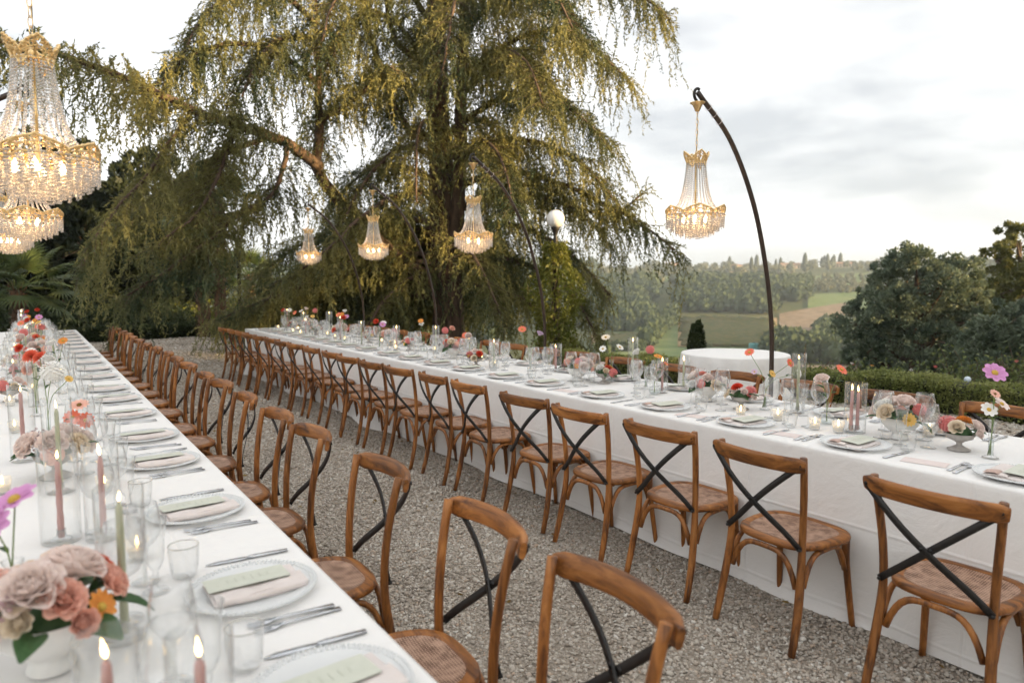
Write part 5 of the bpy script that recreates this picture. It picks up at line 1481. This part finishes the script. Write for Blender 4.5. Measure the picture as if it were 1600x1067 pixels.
def leaf_blob(P, out, size, mat, name='leaves'):
    V, F = kites(P, out, size, size * .36, .7)
    return np_mesh(name, V, F, mat)
M_BOX = leafy('box_hedge_leaves', (0.15, 0.185, 0.055), (0.30, 0.31, 0.11), 2.5, 0.3, 0.5)
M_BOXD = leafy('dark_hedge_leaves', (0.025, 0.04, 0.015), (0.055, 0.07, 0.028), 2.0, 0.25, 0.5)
M_SHRUB = leafy('rose_bush_leaves', (0.09, 0.12, 0.04), (0.18, 0.20, 0.08), 3, 0.35, 0.5)
M_CLIMB = leafy('climber_leaves', (0.085, 0.11, 0.02), (0.18, 0.18, 0.04), 1.6, 0.4, 0.5)
M_EARTH = principled('hedge_core', (0.02, 0.022, 0.012), 1.0)
def hedge(name, label, path, w, h, dens, size, mat, z0=-.05, group=None):
    Pth, ln = resample([(a, b, 0) for a, b in path], .1)
    c0 = Pth[0]
    t = thing(name, label, 'hedge', (c0[0], c0[1], z0), 0, group)
    n = int(ln * dens)
    i = rng.integers(0, len(Pth) - 1, n); T = Pth[i + 1] - Pth[i]; T /= np.linalg.norm(T, axis=1, keepdims=True)
    S = np.cross(T, [0, 0, 1.0]); a = rng.uniform(-.15, PI + .15, n)
    bump = 1 + .07 * np.sin(i * .35) + .05 * np.sin(i * .93 + 1) + rng.normal(0, .035, n)
    ca = np.sign(np.cos(a)) * np.abs(np.cos(a)) ** .45; sa = np.abs(np.sin(a)) ** .4
    low = rng.random(n) < .35
    zz = np.where(low, rng.uniform(0, 1, n), sa) ; xx = np.where(low, np.sign(ca), ca)
    P = Pth[i] + S * (xx * w / 2 * bump)[:, None] + np.array([0, 0, 1.0]) * (zz * h * bump)[:, None] + rng.uniform(-.06, .06, (n, 1)) * T - c0
    stuff(obj('leaves', leaf_blob(P, S * xx[:, None] + np.array([0, 0, .6]), size, mat), t))
    mb = MB(); m = len(Pth)
    rows = []
    for k in range(0, m, 3):
        tt = Pth[min(k + 1, m - 1)] - Pth[max(k - 1, 0)]; tt /= np.linalg.norm(tt); s = np.cross(tt, [0, 0, 1.0])
        rows.append([Pth[k] - c0 + s * x * w * .44 + np.array([0, 0, z]) for x, z in ((-1, 0), (-1, h * .8), (-.7, h * .93), (.7, h * .93), (1, h * .8), (1, 0))])
    mb.grid(rows)
    obj('branches', mb.mesh('branches', M_EARTH), t)
    return t
hedge('box_hedge', 'clipped green box hedge along the terrace edge on the right', [(9.1, -1.5), (9.35, 1.5), (9.45, 3.4), (9.0, 5.2), (8.35, 7.2), (7.6, 9.4)], .62, .44, 7500, .034, M_BOX)
hedge('low_hedge', 'low dark hedge closing the far end of the gravel', [(-4, 22.6), (-1, 22.2), (2.5, 22.3), (5.5, 23.4)], .8, .42, 3200, .06, M_BOXD)
# rose bushes and border plants behind the box hedge
def bush(name, label, loc, r, h, n, size, mat, flowers=(), group=None):
    t = thing(name, label, 'shrub', loc, random.uniform(0, 6), group)
    ns = 9
    st = np.zeros((ns, 3)); st[:, :2] = rng.normal(0, r * .25, (ns, 2))
    d = np.stack([rng.normal(0, .35, ns), rng.normal(0, .35, ns), np.ones(ns)], -1)
    a, dd, f, ix = grow(st, d, rng.uniform(.6, 1.1, ns) * h, .05, .25, .35)
    V, F = thin_tubes(a, a + dd * .055, .006, .005); obj('stems', np_mesh('stems', V, F, M_TWIG), t)
    k = rng.integers(0, len(a), n)
    P = a[k] + rng.normal(0, r * .3, (n, 3)) * np.array([1, 1, .5]); P[:, 2] = np.abs(P[:, 2])
    stuff(obj('leaves', leaf_blob(P, rng.normal(0, 1, P.shape) + np.array([0, 0, .5]), size, mat), t))
    for (kind, c, rr) in flowers:
        q = a[rng.integers(0, len(a))] + rng.normal(0, r * .25, 3); q[2] = h * random.uniform(.7, 1.05)
        put_flower(t, kind, c, rr, q, (random.uniform(-.5, .2), random.uniform(-.6, .1), .7), 'blossom')
    return t
bl = [(('pompon', 'coral', .035), ('pompon', 'orange', .03)), (('bud', 'blush', .035), ('bud', 'rose', .03)), (('zinnia', 'orange', .03),), (('bud', 'rose', .035), ('bud', 'white', .03)), ()]
wh = ['left end of', 'left of the middle behind', 'middle of', 'right of the middle behind', 'right part of', 'far right of', 'leftmost behind', 'below the holm oak behind', 'tall and sprawling behind', 'tall with thin arching shoots behind']
for i, (px, Z, h) in enumerate(((1290, 10.3, .55), (1340, 10.4, .6), (1395, 10.2, .55), (1440, 10.0, .62), (1485, 9.9, .6), (1535, 9.6, .66), (1240, 10.6, .5), (1570, 9.7, .8), (1590, 9.4, 1.0), (1515, 10.2, .95))):
    p = at(px, 600, Z)
    bush('rose_bush', f'rose bush, {wh[i]} the box hedge on the right', (p[0], p[1], -.1), .38, h * .85, 420, .055, M_SHRUB, bl[i % 5], 'rose bushes behind the box hedge')
p = at(1512, 593, 8.75)
t = thing('garden_globe_light', 'small pale globe light on a stake above the box hedge', 'light', (p[0], p[1], -.1))
obj('globe', MB().lathe([(.001 + .04 * math.sin(a), -.04 * math.cos(a)) for a in np.linspace(.02, PI - .001, 12)], 16).mesh('globe', principled('blue_white_globe', (.62, .70, .80), .3)), t, (0, 0, p[2] + .1))
obj('stake', MB().tube([(0, 0, 0), (0, 0, p[2] + .07)], .008, 6).mesh('stake', M_IRON), t)
# climber round the lamp post, bushes at the terrace edge
p = at(868, 470, 12.7)
t = thing('climbing_plant', 'yellow-green climber covering the lamp post below the white globe', 'plant', (p[0], p[1], -.1))
n = 5200; z = rng.uniform(0, 1, n) ** .8 * 2.45; rad = (.22 + .24 * np.sin(PI * np.clip(z / 2.6, 0, 1)) + .1 * np.sin(z * 5)) * rng.uniform(.5, 1.1, n); a = rng.uniform(0, 6.28, n)
P = np.stack([rad * np.cos(a), rad * np.sin(a), z], -1)
stuff(obj('leaves', leaf_blob(P, P * np.array([1, 1, 0]) + np.array([0, 0, -.1]), .065, M_CLIMB), t))
mb = MB()
for k in range(4):
    mb.tube([(.07 * math.cos(q * .9 + k * 1.6), .07 * math.sin(q * .9 + k * 1.6), q * .28) for q in range(9)], .012, 5)
obj('vines', mb.mesh('vines', M_TWIG), t)
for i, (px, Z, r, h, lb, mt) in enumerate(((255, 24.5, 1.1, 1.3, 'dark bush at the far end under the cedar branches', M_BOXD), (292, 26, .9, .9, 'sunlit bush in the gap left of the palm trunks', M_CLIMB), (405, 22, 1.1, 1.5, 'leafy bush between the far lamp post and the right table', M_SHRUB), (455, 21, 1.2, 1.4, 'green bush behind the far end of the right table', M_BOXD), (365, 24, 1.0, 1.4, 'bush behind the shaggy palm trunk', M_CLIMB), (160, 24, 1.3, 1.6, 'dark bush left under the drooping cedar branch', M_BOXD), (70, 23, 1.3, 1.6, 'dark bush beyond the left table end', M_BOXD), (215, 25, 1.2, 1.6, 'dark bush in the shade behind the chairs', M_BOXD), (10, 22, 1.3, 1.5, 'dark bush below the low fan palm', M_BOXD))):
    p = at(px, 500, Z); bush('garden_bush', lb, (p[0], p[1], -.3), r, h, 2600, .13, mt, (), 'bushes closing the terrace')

# slender conifer at the terrace edge
p = at(1088, 525, 12)
t = thing('small_cypress', 'small upright cypress beyond the round side table', 'tree', (p[0], p[1], -.5))
for dx, hh in ((-.07, 1.32), (.08, 1.38)):
    n = 2600; z = rng.uniform(0, 1, n); rad = .135 * np.sin(PI * np.clip(.12 + .86 * z, 0, 1)) ** .6 * rng.uniform(.6, 1.05, n); a = rng.uniform(0, 6.28, n)
    P = np.stack([rad * np.cos(a) + dx * .8, rad * np.sin(a), .05 + z * hh], -1)
    stuff(obj('crown', leaf_blob(P, np.stack([np.cos(a) * .3, np.sin(a) * .3, np.ones(n)], -1), .05, M_BOXD), t))
obj('trunk', MB().tube([(0, 0, -.3), (0, 0, .9)], .03, 6).mesh('trunk', M_BARK), t)
# spindly shoots beside it
p = at(1255, 560, 9.6); bush('rose_bush', 'thin leafy rose shoots right of the round side table', (p[0], p[1], -.1), .2, .75, 120, .05, M_SHRUB, (), 'rose bushes behind the box hedge')
p = at(1068, 545, 10.2); bush('rose_bush', 'thin leafy rose shoots left of the small cypress', (p[0], p[1], -.1), .2, .85, 120, .045, M_SHRUB, (), 'rose bushes behind the box hedge')
p = at(1122, 560, 10.6); bush('yellow_shrub', 'low shrub with yellow tips behind the round side table', (p[0], p[1], -.1), .28, .62, 300, .05, leafy('yellow_tips', (0.25, 0.2, 0.03), (0.42, 0.30, 0.05), 3, .4), ())

# round side table with cloth to the ground
def round_cloth(r, h):
    mb = MB(); n = 120; rows = [[(0.02 * math.cos(2*PI*k/n), 0.02 * math.sin(2*PI*k/n), h) for k in range(n)]]
    for rr, z, f in ((r * .5, h, 0), (r - .012, h, 0), (r - .003, h - .004, 0), (r, h - .014, .001), (r + .004, h - .1, .008), (r + .01, h - .3, .018), (r + .016, h - .5, .026), (r + .022, .01, .034)):
        rows.append([((rr + f * math.sin(17 * a + 1.2 * math.sin(3 * a))) * math.cos(a), (rr + f * math.sin(17 * a + 1.2 * math.sin(3 * a))) * math.sin(a), z) for a in [2 * PI * k / n for k in range(n)]])
    mb.grid([q + [q[0]] for q in rows][::-1])
    mb.add(rows[0], [tuple(range(n))])
    return mb.mesh('tablecloth', M_CLOTH)
t = thing('round_table', 'round side table under a white cloth behind the curved pole', 'table', (6.84, 5.09, 0))
obj('tablecloth', round_cloth(.62, .775), t)
obj('table_column', MB().tube([(0, 0, 0), (0, 0, .76)], .04, 8).mesh('table_column', M_IRON), t)

# ---- valley: woods, hedgerows, cypresses, farmhouses
def blob_tree(seed):
    g = np.random.default_rng(seed)
    import bmesh
    bm = bmesh.new(); bmesh.ops.create_icosphere(bm, subdivisions=1, radius=1)
    v = np.array([q.co[:] for q in bm.verts]); f = np.array([[q.index for q in p.verts] for p in bm.faces]); bm.free()
    d = np.ones(len(v))
    for k in range(14):
        c = g.normal(0, 1, 3); c /= np.linalg.norm(c)
        d += .26 * np.exp(-((v - c) ** 2).sum(1) / .16)
    d += g.normal(0, .06, len(v))
    v = v * d[:, None] * np.array([1, 1, 1.05]) / 1.45
    # leaf clumps standing proud of the crown
    q = g.normal(0, 1, (56, 3)); q /= np.linalg.norm(q, axis=1, keepdims=True); q[:, 2] = np.where(q[:, 2] < -.4, -q[:, 2], q[:, 2])
    near_ = ((q[:, None] - v[None] / np.linalg.norm(v, axis=1)[None, :, None]) ** 2).sum(-1).argmin(1)
    P = q * np.linalg.norm(v[near_], axis=1, keepdims=True) * g.uniform(.8, 1.12, (56, 1))
    V, F = kites(P, q * .7 + np.array([0, 0, .5]), .42, .2, .7)
    F = np.concatenate([F[:, [0, 1, 2]], F[:, [0, 2, 3]]])
    return np.concatenate([v, V]), np.concatenate([f, F + len(v)])
BLOBS = [blob_tree(k) for k in range(5)]
def wood(name, label, pts, hts, mat, cat='woods'):
    parts = []
    for (x, y), h in zip(pts, hts):
        v, f = BLOBS[rng.integers(0, 5)]
        a = rng.uniform(0, 6.28); c, s = math.cos(a), math.sin(a); w = h * rng.uniform(.42, .6)
        q = np.stack([(v[:, 0] * c - v[:, 1] * s) * w, (v[:, 0] * s + v[:, 1] * c) * w, v[:, 2] * h * .55], -1)
        parts.append((q + np.array([x, y, float(hz(x, y)) + h * .42]), f))
    V, F = join_np(parts)
    return stuff(tag(obj(name, np_mesh(name, V, F, mat, False)), label, cat))
def area(xa, xb, ra, rb, n):
    out = []
    for _ in range(n):
        out.append(azr(rng.uniform(xa, xb), math.sqrt(rng.uniform(ra ** 2, rb ** 2))))
    return out
M_WOODS = leafy('woodland_canopy', (0.032, 0.055, 0.032), (0.095, 0.125, 0.06), 0.07, 0.15, 0.8)
M_OLIVE = leafy('olive_canopy', (0.10, 0.115, 0.07), (0.17, 0.175, 0.11), 0.06, 0.15, 0.8)
a_ = area(930, 1020, 375, 620, 320); wood('woodland', 'wooded slope left of the vineyard', a_, rng.uniform(7, 12, len(a_)), M_WOODS)
a_ = area(1062, 1205, 452, 640, 400); wood('woodland', 'rounded wood above the vineyard', a_, rng.uniform(7, 12, len(a_)), M_WOODS)
a_ = area(1200, 1262, 505, 680, 150); wood('woodland', 'wood behind the curved pole on the slope', a_, rng.uniform(7, 11, len(a_)), M_WOODS)
a_ = area(1205, 1420, 236, 300, 240) + area(1280, 1430, 290, 400, 190); wood('woodland', 'dark belt of trees beyond the ploughed field', a_, rng.uniform(6, 9, len(a_)), M_WOODS)
a_ = [azr(1012 + 40 * u + rng.normal(0, 2.5), 290 + 150 * u) for u in rng.uniform(0, 1, 46)]; wood('hedgerow', 'line of trees between the two vineyards', a_, rng.uniform(6, 9, len(a_)), M_WOODS)
a_ = [azr(930 + 75 * u, 262 + 12 * u + rng.normal(0, 2)) for u in rng.uniform(0, 1, 40)]; wood('hedgerow', 'low hedgerow below the left vineyard', a_, rng.uniform(3, 4.5, len(a_)), M_WOODS)
a_ = area(1240, 1460, 570, 740, 170); wood('olive_grove', 'grey-green olive grove on the slope behind the holm oak', a_, rng.uniform(4, 5.5, len(a_)), M_OLIVE)
a_ = area(900, 1240, 640, 800, 110) + area(1000, 1600, 800, 1150, 260); wood('olive_grove', 'scattered trees along the hazy ridge', a_, rng.uniform(5, 10, len(a_)), M_OLIVE)
a_ = area(-150, 930, 300, 1000, 950) + area(1440, 1750, 200, 900, 350); wood('woodland', 'woods on the far slope seen through the garden trees', a_, rng.uniform(8, 13, len(a_)), M_WOODS)
a_ = area(250, 480, 70, 160, 90); wood('woodland', 'hillside trees just below the terrace', a_, rng.uniform(5, 8, len(a_)), M_WOODS)
M_CYP = leafy('cypress_foliage', (0.022, 0.032, 0.016), (0.045, 0.058, 0.028), .3, .15)
mb = MB(); mb.lathe([(.02, 0), (.55, .06), (.8, .25), (.75, .5), (.5, .8), (.05, 1.0)], 10)
for k in range(len(mb.v)):
    x, y, z = mb.v[k]; s = random.uniform(.85, 1.12); mb.v[k] = (x * s, y * s, z)
CYP = mb.mesh('crown', M_CYP, False); CYT = MB().tube([(0, 0, -.05), (0, 0, .2)], .12, 6).mesh('trunk', M_BARK)
cx = [1062, 1070, 1138, 1143, 1172, 1180, 1210, 1217, 1255, 1281, 1285, 1290, 1297, 1300, 1310]
for i, px in enumerate(cx):
    q = azr(px, 900 + 30 * (i % 4)); h = 13 + 3 * (i % 3)
    t = thing('ridge_cypress', f'slender dark cypress on the far ridge, {ORD[i]} from the left', 'tree', (q[0], q[1], float(hz(*q))), 0, 'cypresses on the ridge', (h * .22, h * .22, h))
    obj('crown', CYP, t); obj('trunk', CYT, t)
M_PLASTER = principled('ochre_plaster', (0.48, 0.38, 0.28), .9, (0.56, 0.46, 0.36), .4)
M_TILE = principled('clay_tile', (0.30, 0.15, 0.09), .9, (0.38, 0.21, 0.13), .5)
M_PANE = principled('dark_window', (0.03, 0.03, 0.03), .3)
def farmhouse(label, px, r, w, d, h, rot):
    q = azr(px, r); t = thing('farmhouse', label, 'house', (q[0], q[1], float(hz(*q)) - .5), rot, 'farmhouses across the valley')
    obj('wall', MB().box(-w/2, w/2, -d/2, d/2, 0, h).mesh('wall', M_PLASTER, False), t)
    e = .5; rf = MB().add([(-w/2-e, -d/2-e, h), (w/2+e, -d/2-e, h), (w/2+e, d/2+e, h), (-w/2-e, d/2+e, h), (-w/2-e, 0, h+d*.22), (w/2+e, 0, h+d*.22)], [(0,1,5,4), (2,3,4,5), (0,4,3), (1,2,5), (3,2,1,0)])
    ro = obj('roof', rf.mesh('roof', M_TILE, False), t)
    obj('chimney', MB().box(-.5, .5, -.5, .5, h + d*.1, h + d*.22 + 1.4).mesh('chimney', M_PLASTER, False), ro)
    for k in range(5):
        for zz in (h * .25, h * .65):
            x = -w/2 + w * (k + .5) / 5
            wi = obj('window', MB().box(x-.6, x+.6, -d/2-.06, -d/2+.02, zz-.7, zz+.8).mesh('window', M_PANE, False), t)
farmhouse('long pale farmhouse on the ridge right of the curved pole', 1232, 900, 22, 9, 5, -YAW - R(8))
farmhouse('low farmhouse on the ridge left of the curved pole', 1150, 930, 14, 8, 5, -YAW + R(10))
farmhouse('farmhouse on the hilltop under the cedar branch tip', 1048, 1000, 24, 12, 8, -YAW)
farmhouse('pale house on the ridge above the holm oak', 1315, 950, 18, 9, 5, -YAW - R(20))
farmhouse('sunlit pale house seen behind the far lamp post', 402, 160, 9, 7, 6, -YAW + R(30))
# blue-green water tank and trailer on the track
q = azr(1180, 268); t = thing('water_tank', 'blue-green water tank beside the farm track', 'tank', (q[0], q[1], float(hz(*q)) + .6), -YAW)
obj('tank_body', MB().lathe([(.1, 0), (1.9, 0), (2.0, .2), (2.0, 3.2), (1.8, 3.5), (.1, 3.7)], 18).mesh('tank_body', principled('tank_paint', (0.05, 0.20, 0.20), .6, (0.08, 0.26, 0.25), .5)), t)
obj('tank_lid', MB().lathe([(.05, 3.7), (.6, 3.66), (.6, 3.9), (.05, 3.95)], 12).mesh('tank_lid', M_IRON), t)
q = azr(1163, 264); t = thing('farm_trailer', 'small flat trailer left of the water tank', 'trailer', (q[0], q[1], float(hz(*q)) + .6), -YAW + .3)
obj('bed', MB().box(-3, 3, -1, 1, .8, 1.4).mesh('bed', principled('trailer_blue', (.08, .12, .25), .6), False), t)
for sx in (-1.4, 1.4):
    obj('wheel', MB().tube([(sx, -1.15, .5), (sx, -.95, .5)], .5, 12).mesh('wheel', M_IRON), t)

# ---- fallen leaves and a few petals on the gravel
n = 170
P = np.stack([rng.uniform(.7, 3.05, n), rng.uniform(.8, 11, n), np.full(n, .012)], -1)
V, F = kites(P, np.stack([rng.normal(0, 1, n), rng.normal(0, 1, n), rng.normal(0, .12, n)], -1), .035, .009, .1)
stuff(tag(obj('fallen_leaves', np_mesh('fallen_leaves', V, F, leafy('dry_leaf', (0.16, 0.09, 0.03), (0.30, 0.22, 0.08), 9, .2))), 'dry leaves scattered on the gravel aisle', 'leaves'))
# ---- the air between the terrace and the far ridge
m, t_, o_ = new_mat('haze_air')
pv = N(t_, 'ShaderNodeVolumePrincipled', {'Color': (0.80, 0.91, 1.0, 1), 'Density': 0.00038, 'Anisotropy': 0.55})
L(t_, pv.outputs[0], o_.inputs['Volume'])
hzb = stuff(tag(obj('haze', MB().box(-2600, 2600, -2600, 2600, -60, 75).mesh('haze', m, False)), 'pale evening haze over the valley', 'haze'))
